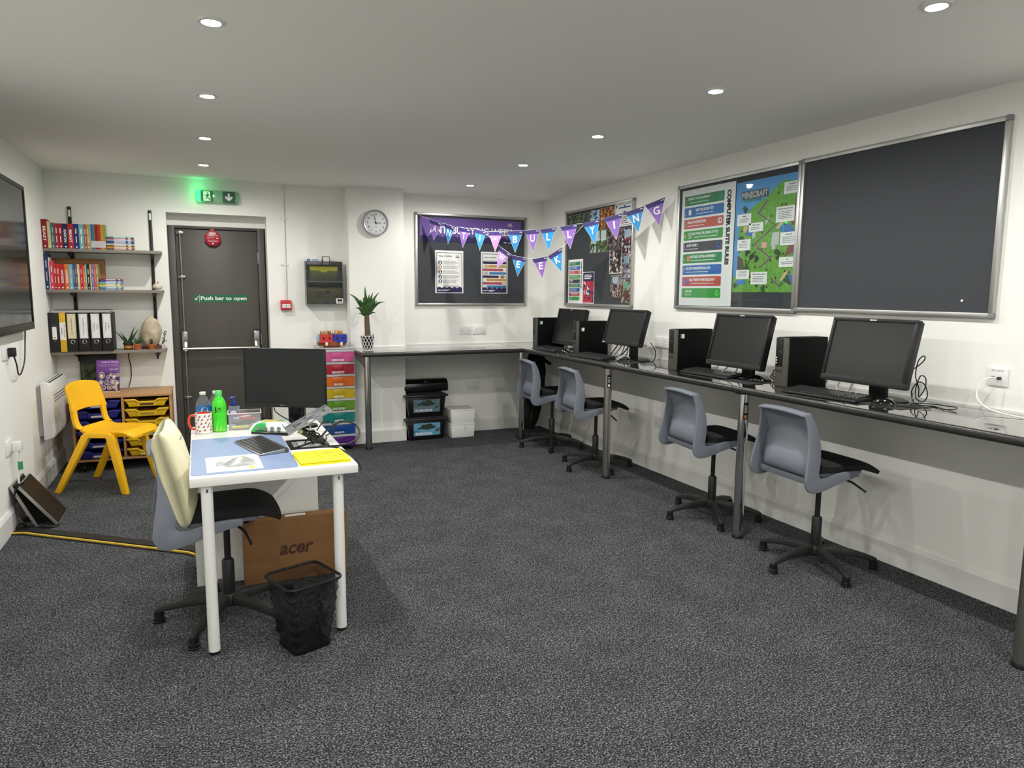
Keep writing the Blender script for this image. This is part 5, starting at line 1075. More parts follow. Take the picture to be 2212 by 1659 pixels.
# ================================================================== LEFT WALL
tv = thing('television', 'large black wall-mounted screen on the left wall, cut by the picture edge', 'television', (XL, 4.07, 1.183), WALLL); TWD, TH = 1.665, .94
B(.03, -.055, .02, TWD-.03, -.012, TH-.02).build('rear_case', M_BLACK, tv, bevel=.004)
for a in ((0, -.07, 0, TWD, -.03, .048), (0, -.07, TH-.026, TWD, -.03, TH), (0, -.07, .048, .022, -.03, TH-.026), (TWD-.022, -.07, .048, TWD, -.03, TH-.026)): B(*a).build('bezel_bar', M_BLACK, tv, bevel=.003)
B(.02, -.064, .046, TWD-.02, -.052, TH-.024).build('screen', mat('tv_screen', (22, 25, 24), .12, spec=.6), tv)
flat('maker_mark', rrect(TWD-.09, .018, TWD-.03, .026), -.0706, M_DKGREY, tv)
s_ = thing('wall_socket', 'white wall socket with black plug under the wall screen', 'socket', (XL, 5.19, 1.02), WALLL); B(-.075, -.011, 0, .075, 0, .088).build('plate', M_WHITE, s_, bevel=.003)
pg = thing('power_plug', 'black power plug in the socket under the wall screen', 'plug', (XL+.011, 5.225, 1.035), WALLL); B(-.022, -.04, 0, .022, 0, .055).build('body', M_BLACK, pg, bevel=.006)
cable('black power cable hanging from the wall screen to its plug', [(XL+.035, 5.62, 1.19), (XL+.03, 5.61, 1.10), (XL+.03, 5.55, .98), (XL+.03, 5.42, .91), (XL+.035, 5.32, .92), (XL+.045, 5.25, .98), (XL+.04, 5.225, 1.035)], .0045)
ht = thing('convector_heater', 'white wall-mounted convector heater behind the yellow chair', 'heater', (XL, 5.97, .36), WALLL); HL, HH_ = .66, .42
B(.02, -.03, .03, HL-.02, 0, HH_-.03).build('wall_bracket', mat('heater_grey', (150, 150, 148), .5), ht)
MB().prism([(-.03, .0), (-.095, .02), (-.105, .06), (-.105, HH_-.05), (-.09, HH_-.012), (-.07, HH_), (-.03, HH_)], 0, HL, M=Matrix(((0, 1, 0, 0), (1, 0, 0, 0), (0, 0, 1, 0), (0, 0, 0, 1)))).build('casing', mat('heater_white', (222, 222, 220), .4), ht, bevel=.006)
for k in range(3): B(.05, -.1058, HH_-.10-.022*k, HL-.05, -.104, HH_-.094-.022*k).build('vent_slot', M_DKGREY, ht)
for k in range(2): B(.05, -.082+.02*k, HH_-.004, HL-.05, -.074+.02*k, HH_+.0012).build('vent_slot', M_DKGREY, ht)
s_ = thing('wall_socket', 'low white wall socket on the left wall above the leaning laptops', 'socket', (XL, 5.085, .452), WALLL); B(-.075, -.011, 0, .075, 0, .088).build('plate', M_WHITE, s_, bevel=.003); B(-.06, -.014, .05, -.045, -.01, .07).build('switch', M_WHITE, s_)
pg = thing('power_plug', 'white plug with a green-lit lead in the low left socket', 'plug', (XL+.011, 5.13, .462), WALLL); B(-.024, -.05, 0, .024, 0, .06).build('body', M_WHITE, pg, bevel=.004)
cable('pale charger lead with a green end hanging from the low left socket', [(XL+.045, 5.13, .46), (XL+.045, 5.13, .40), (XL+.035, 5.13, .34), (XL+.03, 5.12, .26)], .006, M_WHITE); tag(MB().cyl((XL+.045, 5.13, .345), (XL+.045, 5.13, .395), .013, n=10).build('connector', mat('green_clear', (60, 150, 96), .2)), 'small green connector on the charger lead', 'connector')
M_LAP = mat('laptop_silver', (168, 168, 166), .35, metal=.6)
def laptop(label, xb, zt, y0, lean, L_=.33):
    t = thing('laptop', label, 'laptop', (xb, y0, .002), 0, 'laptops leaning on the left wall'); TM = Matrix.Rotation(rad(lean), 4, 'Y')
    MB().box(-.010, 0, 0, 0, L_, zt, M=TM).build('base', M_LAP, t, bevel=.003); MB().box(.0005, 0, .0, .007, L_, zt, M=TM).build('lid', M_LAP, t, bevel=.002); MB().box(-.0104, .015, .012, -.0098, L_-.015, zt-.01, M=TM).build('underside', M_BLACK, t)
    MB().box(.0068, .006, .006, .0074, L_-.006, zt-.006, M=TM).build('lid_panel', M_BLACK, t)
    for k in (.1, .2): MB().box(-.012, k, zt-.03, -.009, k+.02, zt-.01, M=TM).build('rubber_foot', M_BLACK, t)
laptop('silver edged laptop leaning against the left wall, nearer the skirting', -.958, .30, 5.0, -24)
laptop('silver edged laptop leaning on the other one, further from the wall', -.852, .33, 5.01, -36)
cable('black charger cable looped over the leaning laptops', [(-1.0, 4.97, .30), (-1.04, 4.97, .27), (-1.06, 4.98, .2), (-1.05, 4.97, .1), (-1.02, 4.96, .05), (-1.0, 5.0, .01), (-.93, 4.98, .006), (-.88, 4.96, .006), (-.85, 5.0, .006), (-.86, 5.05, .006)], .006)
ad = thing('charger', 'black laptop charger brick lying by the leaning laptops', 'charger', (-1.03, 4.99, .001), rad(10)); B(-.03, 0, 0, .07, .05, .03).build('brick', M_BLACK, ad, bevel=.005)
# floor cable cover
pts = [(-1.07, 4.925), (-1.0, 4.905), (-.86, 4.79), (-.744, 4.70), (-.5, 4.505), (-.258, 4.31), (-.10, 4.18), (-.065, 4.13)]
cc = thing('cable_cover', 'long black floor cable cover with a yellow line, from the left wall to the desk', 'cable cover', (-1.07, 4.925, 0))
def ribbon(o0, o1, z0, z1, nm, m):
    vs = []; mb = MB(); n = len(pts)
    for i, (x, y) in enumerate(pts):
        a = Vector(pts[max(0, i-1)]); b_ = Vector(pts[min(n-1, i+1)]); d = (b_-a).normalized(); nn = Vector((-d.y, d.x)); ox, oy = x+1.07, y-4.925
        for o_, z_ in ((o0, z0), (o0, z1), (o1, z1), (o1, z0)): vs.append((ox+nn.x*o_, oy+nn.y*o_, z_))
    fs = [(4*i+q, 4*i+(q+1) % 4, 4*i+4+(q+1) % 4, 4*i+4+q) for i in range(n-1) for q in range(4)]+[(0, 1, 2, 3), (4*n-4, 4*n-1, 4*n-2, 4*n-3)]
    mb.add(vs, fs).build(nm, m, cc, ang=50)
ribbon(-.006, .085, .0, .009, 'cover_strip', mat('rubber_black', (26, 26, 26), .5)); ribbon(.006, .074, .009, .014, 'cover_crown', mat('rubber_black', (26, 26, 26), .5)); ribbon(-.018, -.006, .0, .013, 'yellow_line', mat('cable_yellow', (222, 186, 70), .5)); ribbon(-.028, -.018, .0, .006, 'cover_lip', mat('rubber_black', (26, 26, 26), .5))
# ================================================================== BACK WALL: drawer tower, rack, boxes, yucca
tw_ = thing('drawer_tower', 'tall tower of eight rainbow coloured plastic drawers beside the pillar', 'drawers', (1.135, 6.46, 0)); M_CLR = clear_mat('drawer_clear_frame', (236, 236, 240), .45, .15)
DW, DD = .152, .38; Z0, Z1 = .05, .938; ph = (Z1-Z0)/8
B(-DW, 0, Z1-.008, DW, DD, Z1+.006).build('top', M_CLR, tw_, bevel=.003)
for x in (-DW, DW-.006): B(x, .004, Z0, x+.006, DD, Z1-.008).build('side_panel', M_CLR, tw_)
B(-DW+.006, DD-.006, Z0, DW-.006, DD, Z1-.008).build('back_panel', M_CLR, tw_)
DN = ['LESSON PLANS', 'RESOURCES', 'TEACHING', 'ADMIN', 'STUDY BOOKS', 'OFSTED', 'PROJECTS', 'LAMINATOR']; DC = [(222, 92, 160), (182, 28, 58), (226, 112, 28), (214, 186, 30), (104, 156, 44), (24, 136, 128), (24, 78, 160), (92, 36, 132)]
for i in range(8):
    z = Z1-.010-ph*(i+1); m = clear_mat(f'drawer_{i}', DC[i], .72, .18)
    B(-DW, -.002, z+ph-.022, DW, .01, z+ph-.002).build('frame_rail', M_CLR, tw_, bevel=.002)
    for k in range(7): B(-DW+.02+.038*k, -.0045, z+ph-.02, -DW+.045+.038*k, -.002, z+ph-.004).build('rail_rib', M_CLR, tw_)
    d = thing_part = MB(); zt = z+ph-.024
    d.box(-DW+.008, -.004, z+.002, DW-.008, .0, zt).box(-DW+.012, .0, z+.002, DW-.012, .36, z+.005).box(-DW+.012, 0, z+.005, -DW+.015, .36, zt-.012).box(DW-.015, 0, z+.005, DW-.012, .36, zt-.012).box(-DW+.015, .357, z+.005, DW-.015, .36, zt-.012)
    dr = d.build('drawer', m, tw_, smooth=False)
    MB().prism([(-.055, zt-.002), (-.045, zt-.028), (-.06, zt-.052), (.06, zt-.052), (.045, zt-.028), (.055, zt-.002)], -.009, -.004).build('pull', m, dr, bevel=.002)
    text(DN[i], -.055 if len(DN[i]) > 8 else -.042, z+.008, .055 if len(DN[i]) > 8 else .042, z+.028, -.0096, M_WINK, dr, bold=.012)
    MB().box(-DW+.02, .02, z+.006, DW-.02, .33, z+.006+.02+.012*(i % 3)).build('contents', mat('drawer_papers', (214, 206, 200), .8), dr)
for x in (-.11, .11):
    for y in (.05, .33): MB().cyl((x-.011, y, .02), (x+.011, y, .02), .02, n=14).box(x-.014, y-.012, .03, x+.014, y+.012, .05).build('castor', M_BLACK, tw_)
# pencil caddy
ca = thing('pencil_caddy', 'round brown caddy with red and blue pencil cups on the drawer tower', 'pencil caddy', (1.11, 6.60, Z1+.006)); MCB = mat('caddy_brown', (150, 80, 44), .5)
def oval(rx, ry, z0, z1, k=1.0, n=32):
    vs = [(rx*math.cos(2*PI*i/n), ry*math.sin(2*PI*i/n), z0) for i in range(n)]+[(rx*k*math.cos(2*PI*i/n), ry*k*math.sin(2*PI*i/n), z1) for i in range(n)]
    return MB().add(vs, [tuple(range(n-1, -1, -1)), tuple(range(n, 2*n))]+[(i, (i+1) % n, n+(i+1) % n, n+i) for i in range(n)])
oval(.075, .06, 0, .012).build('foot', MCB, ca); oval(.125, .095, .012, .052, 1.08).build('tray', MCB, ca, bevel=.004)
for x in (-.062, .07): MB().prism([(x-.011, .048), (x-.009, .018), (x+.009, .018), (x+.011, .048)], -.104, -.088).build('clip', M_WHITE, ca, bevel=.002)
for x, y, w_, c, nm in ((-.062, -.055, .112, (206, 56, 52), 'cup'), (.058, -.055, .118, (38, 58, 170), 'cup'), (-.062, .04, .112, (150, 206, 222), 'cup'), (.058, .04, .112, (140, 116, 190), 'cup')):
    mb = MB(); h0, h1 = .042, .118; d_ = .088; q = .003; x0, x1, y0, y1 = x-w_/2, x+w_/2, y-d_/2, y+d_/2
    mb.box(x0, y0, h0, x1, y1, h0+q).box(x0, y0, h0, x1, y0+q, h1).box(x0, y1-q, h0, x1, y1, h1).box(x0, y0+q, h0, x0+q, y1-q, h1).box(x1-q, y0+q, h0, x1, y1-q, h1)
    cu = mb.build(nm, mat('cup_%d' % c[0], c, .4), ca)
    if y < 0:
        flats('cup_hole', [disc(x-.025, .083, .013, 6, .8), disc(x+.028, .083, .013, 6, .8)], y0-.0006, mat('hole_dark', (58, 30, 26), .8), cu)
for x, c in ((-.118, (150, 206, 222)), (.122, (140, 116, 190))): B(x-.012, -.05, .046, x+.012, .05, .112).build('end_cup', mat('cup_%d' % c[0], c, .4), ca, bevel=.003)
rg = random.Random(21); PCOL = [(222, 168, 60), (214, 150, 50), (96, 40, 50), (60, 60, 66), (206, 120, 70), (170, 120, 70), (226, 180, 90), (190, 60, 60), (90, 130, 80), (220, 200, 180)]
PM = []
for c in PCOL:
    mb = MB(); mb.cyl((0, 0, 0), (0, 0, .075), .0036, n=6, mi=0).cyl((0, 0, .075), (0, 0, .089), .0036, .0006, 6, mi=1); PM.append(mb.mesh('pencil', [mat('pencil_%d' % c[1], c, .5), mat('pencil_wood', (214, 176, 130), .8)]))
for k in range(44):
    sd = -1 if k % 2 else 1; x = 1.11+sd*.06+rg.uniform(-.042, .042)-.003; y = 6.545+rg.uniform(-.03, .03)
    o = link('pencil', PM[(rg.randrange(10) if sd < 0 else rg.choice([0, 1, 4, 5, 6, 0, 1]))], None, (x, y, Z1+.07+rg.uniform(0, .012)), (rg.uniform(-.2, .2), rg.uniform(-.25, .25), 0)); tag(o, 'one of many sharpened pencils crowded in the red cup of the caddy' if sd < 0 else 'one of many sharpened pencils crowded in the blue cup of the caddy', 'pencil', 'pencils in the red cup' if sd < 0 else 'pencils in the blue cup')
# file rack
fr = thing('file_rack', 'smoky grey plastic two-tier file rack on the wall left of the pillar', 'file rack', (.925, YB, 1.327)); MSM = clear_mat('smoke_plastic', (84, 92, 94), .15, .12); MSE = clear_mat('smoke_edge', (90, 120, 118), .7, .15); FW, FH = .335, .398
B(0, -.006, 0, FW, 0, FH).build('back', MSM, fr)
for x in (0, FW-.004): MB().prism([(-.11, 0), (-.09, FH-.02), (-.05, FH), (0, FH), (0, 0)], x, x+.004, M=Matrix(((0, 1, 0, 0), (1, 0, 0, 0), (0, 0, 1, 0), (0, 0, 0, 1)))).build('side', MSM, fr)
B(0, -.11, 0, FW, 0, .005).build('floor_tray', MSE, fr); B(0, -.106, .205, FW, 0, .212).build('shelf', MSE, fr); B(0, -.09, FH-.035, FW, -.085, FH).build('top_band', MSM, fr)
for z0, nm in ((.005, 'lower'), (.212, 'upper')):
    hh = .155 if nm == 'lower' else .10
    MB().prism([(.004, z0), (FW-.004, z0), (FW-.004, z0+hh-.004), (FW*.6, z0+hh), (FW*.52, z0+hh-.016), (FW*.44, z0+hh-.016), (FW*.36, z0+hh), (.004, z0+hh+.004)], -.107, -.104).build('front_panel', MSM, fr)
MYF = mat('folder_olive_yellow', (168, 164, 60), .6); MYF2 = mat('folder_yellow', (196, 178, 50), .6)
def sheet3(nm, lb, cat, x0, z0, x1, z1, y, m, extra=None):
    t = thing(nm, lb, cat, (.925, YB, 1.327)); B(x0, y, z0, x1, y+.006, z1).build('board', m, t)
    if extra: extra(t, y-.0006)
sheet3('folder', 'olive yellow folder in the upper tier of the wall file rack', 'folder', .04, .213, .295, .35, -.05, MYF)
sheet3('folder', 'grey folder at the back of the lower tier of the file rack', 'folder', .035, .006, .295, .18, -.02, M_DKGREY)
def scribble(t, y):
    mb = MB(); mb.tube([(.10, y, .10), (.11, y, .13), (.125, y, .10), (.135, y, .125), (.15, y, .09), (.13, y, .085), (.09, y, .085), (.1, y, .07), (.15, y, .07)], .006, 5); mb.build('printed_drawing', M_DKGREY, t)
sheet3('booklet', 'yellow booklet with a dark drawing in the lower left of the file rack', 'booklet', .012, .012, .165, .145, -.075, MYF2, scribble)
sheet3('booklet', 'yellow booklet with a dark leaf print in the lower right of the file rack', 'booklet', .17, .016, .32, .145, -.065, MYF2, lambda t, y: flat('printed_leaf', disc(.2, .115, .022, 14), y, M_DKGREY, t))
tm = thing('kitchen_timer', 'small white digital timer in the bottom right of the file rack', 'timer', (.925+.265, YB-.10, 1.332)); B(0, -.012, 0, .068, .008, .052).build('case', M_WHITE, tm, bevel=.008); flat('display', rrect(.012, .024, .056, .043), -.0126, M_BLACKG, tm); flats('buttons', [disc(.018, .012, .005, 10), disc(.034, .012, .005, 10), disc(.05, .012, .005, 10)], -.0126, M_DKGREY, tm)
tp = thing('sticky_tape', 'roll of pale green tape beside the white timer in the file rack', 'tape', (.925+.225, YB-.085, 1.333)); MB().lathe([(.016, -.008), (.03, -.008), (.03, .008), (.016, .008), (.016, -.008)], 22, capb=False, capt=False, M=Matrix.Translation((0, 0, .03)) @ RX).build('roll', mat('tape_mint', (150, 206, 196), .4), tp)
sheet3('leaflets', 'white leaflets standing in the top of the wall file rack', 'leaflets', .015, FH-.03, .15, FH+.05, -.045, M_PAPER, lambda t, y: flats('leaflet_print', [rrect(.02, FH+.0, .05, FH+.02), rrect(.06, FH+.012, .12, FH+.018), rrect(.06, FH+.0, .13, FH+.006)], y, mat('leaf_blue', (86, 112, 168), .6), t))
sheet3('card', 'small framed white card standing in the top of the file rack', 'card', .16, FH-.03, .225, FH+.047, -.05, mat('card_dark', (66, 52, 50), .5), lambda t, y: flat('card_face', rrect(.166, FH-.03, .219, FH+.041), y, M_PAPER, t))
# yucca
yu = thing('yucca_plant', 'yucca plant with a thick stem in a black and white lattice pot', 'plant', (1.405, 6.44, ZC)); PR0, PR1, PHt = .045, .062, .133
MB().lathe([(.001, 0), (PR0-.002, 0), (PR1-.002, PHt-.004), (PR1-.006, PHt-.004), (PR1-.008, PHt*.9), (.001, PHt*.9)], 32).build('inner_pot', M_BLACK, yu)
mb = MB(); N = 12
for s_ in (-1, 1):
    for k in range(N):
        P_ = []
        for q in range(17):
            u = q/16; a = 2*PI*(k+s_*u*2.2)/N; r_ = lerp(PR0, PR1, u)+.0008; P_.append((r_*math.cos(a), r_*math.sin(a), PHt*u))
        mb.tube(P_, .0027, 5)
for z_, r_ in ((.002, PR0), (PHt-.002, PR1)): mb.tube([(r_*math.cos(2*PI*i/32), r_*math.sin(2*PI*i/32), z_) for i in range(32)], .0034, 6, closed=True)
mb.build('lattice', M_WHITE, yu)
MB().tube([(0, 0, .11), (.002, 0, .17), (-.002, 0, .23), (-.004, 0, .29), (-.002, 0, .32)], [.028, .026, .0235, .022, .018], 14).build('trunk', ramp_mat('yucca_bark', [(.3, (70, 60, 46)), (.7, (118, 102, 80))], 60, .9, bump=.6, bdist=.004, stretch=(1, 1, 3)), yu)
MB().tube([(.03, -.01, .115), (.045, -.012, .135), (.055, -.012, .145)], .004, 6).build('side_shoot', M_LEAFD, yu)
YL = [(-.175, -.02, .53, .012, .5), (-.12, -.05, .47, .017, .7), (-.02, -.02, .60, .019, .05), (.012, -.05, .53, .019, .1), (.05, -.03, .545, .017, .2), (.115, .0, .545, .014, .35), (.168, -.03, .455, .013, .55), (-.115, -.03, .40, .017, .6), (-.09, -.05, .35, .015, .4), (.075, -.03, .36, .010, .3), (.03, .05, .50, .016, .2), (-.05, .06, .48, .016, .3), (.085, -.06, .47, .016, .5), (-.05, -.07, .50, .017, .3)]
for x, y, z_, w_, bd in YL: blade((x*.06, y*.1, .315+.01*(x > 0)), (x, y, z_-.02), w_*1.4, M_LEAF, yu, bd*.75, seg=10)
# storage boxes
def tub(lb, x0, x1, y0, y1, z0, h, pic):
    t = thing('storage_box', lb, 'storage box', ((x0+x1)/2, y0, z0), 0, 'black lidded storage boxes'); w_ = (x1-x0)/2; d = y1-y0; hb = h-.032
    mb = MB(); mb.hexa([(-w_+.045, .012, 0), (w_-.045, .012, 0), (w_-.045, d-.012, 0), (-w_+.045, d-.012, 0)], [(-w_+.02, .004, hb), (w_-.02, .004, hb), (w_-.02, d-.004, hb), (-w_+.02, d-.004, hb)]); mb.build('tub', mat('tub_black', (18, 18, 20), .3), t, bevel=.010)
    mb = MB(); mb.box(-w_, -.012, hb-.004, w_, d, hb+.014); mb.hexa([(-w_+.012, 0, hb+.014), (w_-.012, 0, hb+.014), (w_-.012, d-.01, hb+.014), (-w_+.012, d-.01, hb+.014)], [(-w_+.05, .03, h), (w_-.05, .03, h), (w_-.05, d-.04, h), (-w_+.05, d-.04, h)]); mb.build('lid', mat('tub_lid', (44, 45, 48), .28), t, bevel=.004)
    lb_ = MB().hexa([(-.135, .0035, .045), (.135, .0035, .045), (.135, .008, .045), (-.135, .008, .045)], [(-.135, .0005, .170), (.135, .0005, .170), (.135, .005, .170), (-.135, .005, .170)]).build('picture_label', pic, t, smooth=False)
    text('YR RESOURCES', -.12, .052, .055, .076, .0012, M_WINK, lb_, bold=.04); flats('printed_landscape', [disc(-.03, .13, .022, 12, 1.6), disc(.02, .138, .026, 12, 1.5), disc(.06, .125, .014, 10, 1.8), disc(-.075, .12, .010, 10, 2), disc(.1, .09, .010, 10, 1.6), disc(.0, .115, .010, 10, 5)], .0006, mat('label_trees', (44, 58, 50), .5), lb_)
PIC1 = ramp_mat('label_lake', [(.35, (86, 108, 130)), (.5, (110, 136, 150)), (.65, (80, 98, 78))], 7, .4, stretch=(.6, 1, 3)); PIC2 = ramp_mat('label_sky', [(.35, (70, 140, 190)), (.5, (110, 166, 200)), (.65, (60, 90, 70))], 8, .4, stretch=(.6, 1, 3))
tub('lower black lidded storage box labelled YR resources on the floor', 1.795, 2.235, 6.615, 6.875, .0, .232, PIC2)
tub('upper black lidded storage box labelled YR resources, stacked on another', 1.795, 2.235, 6.62, 6.875, .2325, .232, PIC1)
rl = thing('laminator', 'long rounded black machine lying on top of the black storage boxes', 'machine', (2.035, 6.76, .466)); mb = MB()
P_ = [(-.055, .0), (.06, .0), (.075, .02), (.078, .06), (.06, .105), (.02, .128), (-.03, .122), (-.065, .09), (-.075, .045), (-.07, .012)]
mb.prism([(y, z_) for y, z_ in P_], -.225, .225, M=Matrix(((0, 1, 0, 0), (1, 0, 0, 0), (0, 0, 1, 0), (0, 0, 0, 1)))).build('housing', mat('machine_black', (20, 20, 21), .22), rl, bevel=.008, seg=3)
B(-.17, -.08, .045, .17, -.07, .052).build('slot', M_BLACKG, rl); B(-.02, -.062, .10, .01, -.058, .106).build('maker_mark', M_STEEL, rl)
def wbox(lb, x0, x1, y0, y1, z0, h, mark):
    t = thing('white_box', lb, 'box', ((x0+x1)/2, y0, z0), 0, 'white stacked boxes'); w_ = (x1-x0)/2; d = y1-y0
    MB().hexa([(-w_+.008, .006, 0), (w_-.008, .006, 0), (w_-.008, d-.006, 0), (-w_+.008, d-.006, 0)], [(-w_, 0, h-.006), (w_, 0, h-.006), (w_, d, h-.006), (-w_, d, h-.006)]).build('tub', M_WHITE, t, bevel=.006)
    B(-w_-.003, -.003, h-.014, w_+.003, d+.003, h).build('lid', M_WHITE, t, bevel=.003)
    if mark: MB().tube([(.018, .001, h*.62), (.02, .0, h*.8), (.026, 0, h*.86), (.03, 0, h*.8), (.024, .002, h*.5), (.016, .002, h*.42)], .0018, 5).build('printed_mark', mat('box_mark', (170, 170, 170), .6), t)
wbox('lower white plastic box on the floor right of the black boxes', 2.26, 2.512, 6.60, 6.85, 0, .142, True)
wbox('upper white plastic box stacked right of the black boxes', 2.258, 2.515, 6.60, 6.85, .143, .142, False)
# hanging bag under the corner
bg = thing('bag', 'black fabric bag hanging in the dark corner under the worktop', 'bag', (3.13, 6.55, .05)); MFB = ramp_mat('bag_fabric', [(.3, (14, 14, 15)), (.7, (30, 31, 31))], 18, .85, bump=.6, bdist=.02)
mb = MB(); N = 20; K = 16; vs = []; fs = []
for k in range(K+1):
    u = k/K; z_ = .80*u; rx = lerp(.085, .115, min(1, u*1.8))*(1-.35*max(0, u-.75)/.25)*(.55+.45*min(1, u*12)); ry = .07*(1-.4*max(0, u-.7)/.3)*(.4+.6*min(1, u*6))
    for i in range(N): a = 2*PI*i/N; f = 1+.10*math.sin(3*a+4*u)+.06*math.sin(7*a-9*u); vs.append((rx*f*math.cos(a)-.03+.07*u, ry*f*math.sin(a), z_))
for k in range(K):
    for i in range(N): fs.append((k*N+i, k*N+(i+1) % N, (k+1)*N+(i+1) % N, (k+1)*N+i))
fs += [tuple(range(N-1, -1, -1)), tuple(range(K*N, (K+1)*N))]
mb.add(vs, fs).build('body', MFB, bg); MB().tube([(-.01, -.07, .72), (.0, -.09, .45), (-.04, -.085, .2), (-.05, -.06, .08)], .009, 6).build('strap', mat('strap_olive', (42, 46, 42), .8), bg); MB().tube([(.05, -.06, .76), (.12, -.07, .70), (.17, -.07, .67)], [.02, .018, .012], 8).build('side_loop', MFB, bg)
MB().tube([(.04, 0, .78), (.045, 0, .8), (.045, 0, ZC-.041-.05)], .012, 6).build('hanging_loop', MFB, bg)

# ================================================================== WHITE DESK
M_DESK = mat('desk_white', (232, 232, 228), .38)
dk = thing('desk', 'white rectangular desk in the foreground on round white legs', 'desk', (.262, 3.47, 0)); X0, X1, Y0, Y1 = -.322, .322, -.565, .575
B(X0, Y0, DT-.036, X1, Y1, DT).build('tabletop', M_DESK, dk, bevel=.0025)
for x, y in ((-.262, -.525), (.246, -.515), (.25, .51)):
    l_ = MB().cyl((x, y, .012), (x, y, DT-.036), .022, n=24).build('leg', M_WHITE, dk); MB().cyl((x, y, 0), (x, y, .012), .021, n=20).build('rubber_foot', M_BLACK, l_)
    if y < 0: a = math.atan2(-3, -.3); MB().add([(x+.0223*math.cos(-PI/2+q), y+.0223*math.sin(-PI/2+q), DT-.036-z_) for z_ in (.015, .03) for q in (-.15, .2)], [(0, 1, 3, 2)]).build('leg_sticker', M_DKGREY, l_, smooth=False)
un = thing('drawer_unit', 'white drawer unit supporting the far end of the desk', 'drawer unit', (.232, 3.672, 0)); uw = .295
B(-uw, 0, .0, uw, .016, DT-.038).build('end_panel', M_DESK, un, bevel=.001); B(-uw+.018, .016, .02, uw, .34, DT-.038).build('carcass', M_DESK, un, bevel=.001)
for i in range(4): B(-uw+.001, .022, .03+.166*i, -uw+.018, .335, .03+.166*i+.16).build('drawer_front', M_DESK, un, bevel=.001)
bx = thing('cardboard_box', 'brown laptop carton standing under the desk against the white unit', 'box', (.405, 3.585, 0), rad(1)); M_CARD2 = mat('carton_brown', (136, 100, 66), .85, vary=.05, vscale=25, spec=.15)
B(-.252, 0, 0, .252, .07, .325).build('carton', M_CARD2, bx, bevel=.002); text('acer', -.085, .135, .082, .185, -.0008, mat('carton_ink', (74, 46, 30), .7), bx, bold=.03, shear=.25); B(-.05, .02, .3245, .05, .05, .3258).build('white_tape', M_PAPER, bx); flat('carton_seam', rrect(-.1, .07, .25, .0715), -.0007, mat('carton_dark', (112, 80, 52), .85), bx)
# waste bin
bn = thing('waste_bin', 'black wire mesh waste bin in front of the desk', 'waste bin', (.345, 2.885, 0), rad(20)); MWIRE = mat('bin_black', (18, 18, 19), .4, metal=.3); bb_, bt_, bh_ = .082, .119, .292
def sq(h, r, n=6, rr=.3):
    out = []
    for cx, cy, a in ((1, 1, 0), (-1, 1, 90), (-1, -1, 180), (1, -1, 270)):
        for i in range(n+1): t = rad(a+90*i/n); out.append((h*(cx*(1-rr)+rr*math.cos(t)), h*(cy*(1-rr)+rr*math.sin(t))))
    return out
MB().tube([(x, y, bh_) for x, y in sq(bt_, 0)], .0058, 8, closed=True).build('rim', MWIRE, bn)
a = sq(bb_, 0); n = len(a); MB().add([(x, y, .0) for x, y in a]+[(x*1.01, y*1.01, .016) for x, y in a], [tuple(range(n-1, -1, -1)), tuple(range(n, 2*n))]+[(i, (i+1) % n, n+(i+1) % n, n+i) for i in range(n)]).build('base', MWIRE, bn)
mb = MB(); per = []; fine = 26
def sqp(t, h, rr=.3):
    """point on rounded square, t in 0..1"""
    q = sq(h, 0, 6, rr); L_ = [0]
    for i in range(len(q)): L_.append(L_[-1]+math.dist(q[i], q[(i+1) % len(q)]))
    s_ = (t % 1)*L_[-1]
    for i in range(len(q)):
        if L_[i+1] >= s_: f = (s_-L_[i])/(L_[i+1]-L_[i]+1e-9); b_ = q[(i+1) % len(q)]; return (q[i][0]+(b_[0]-q[i][0])*f, q[i][1]+(b_[1]-q[i][1])*f)
    return q[0]
unit = [sqp(i/216, 1) for i in range(216)]
wv = []; wf = []
def strip(p, q, wd):
    p, q = Vector(p), Vector(q); d = (q-p).normalized(); o = Vector((p.x, p.y, 0)).normalized(); s_ = d.cross(o).normalized()*wd/2; k = len(wv)
    wv.extend([tuple(p-s_), tuple(p+s_), tuple(q+s_), tuple(q-s_)]); wf.append((k, k+1, k+2, k+3))
NS = 216; ROW = 24
for s_ in (1, -1):
    for k in range(NS):
        for j in range(0, ROW, 4):
            i0 = (k+s_*j*3) % NS; i1 = (k+s_*(j+4)*3) % NS; h0 = lerp(bb_, bt_, j/ROW); h1 = lerp(bb_, bt_, (j+4)/ROW)
            strip((unit[i0][0]*h0, unit[i0][1]*h0, .014+(bh_-.014)*j/ROW), (unit[i1][0]*h1, unit[i1][1]*h1, .014+(bh_-.014)*(j+4)/ROW), .00092)
mb.add(wv, wf).build('wire_mesh', MWIRE, bn, smooth=False, kind='stuff')
# ---- cushion on the desk chair
cu = thing('cushion', 'cream cushion leaning on the back of the desk chair', 'cushion', (-.075, 3.235, .50), rad(-2)); TM = Matrix.Translation((0, 0, .0)) @ Matrix.Rotation(rad(-12), 4, 'Y'); S_ = .19
def cus(sg):
    def f(u, v):
        a, b_ = 2*u-1, 2*v-1; pin = 1-.10*(abs(a)**1.5)*(1-abs(b_))-.0; pa = a*(1-.09*(1-abs(b_)**2)*abs(a)**3*1.0); pb_ = b_*(1-.09*(1-abs(a)**2)*abs(b_)**3)
        th = .064*max(0, (1-a*a)*(1-b_*b_))**.30; wr = .004*math.sin(9*a+5*b_)*(1-a*a)*(1-b_*b_)
        return tuple(TM @ Vector((sg*th+wr, pa*S_*1.05, S_*1.06+pb_*S_*1.06)))
    return f
MB().slab(40, 40, cus(1), cus(-1)).build('cover', mat('cushion_cream', (226, 220, 184), .85, bump=.25, bscale=60, bdist=.004), cu, ang=170)
mb = MB()
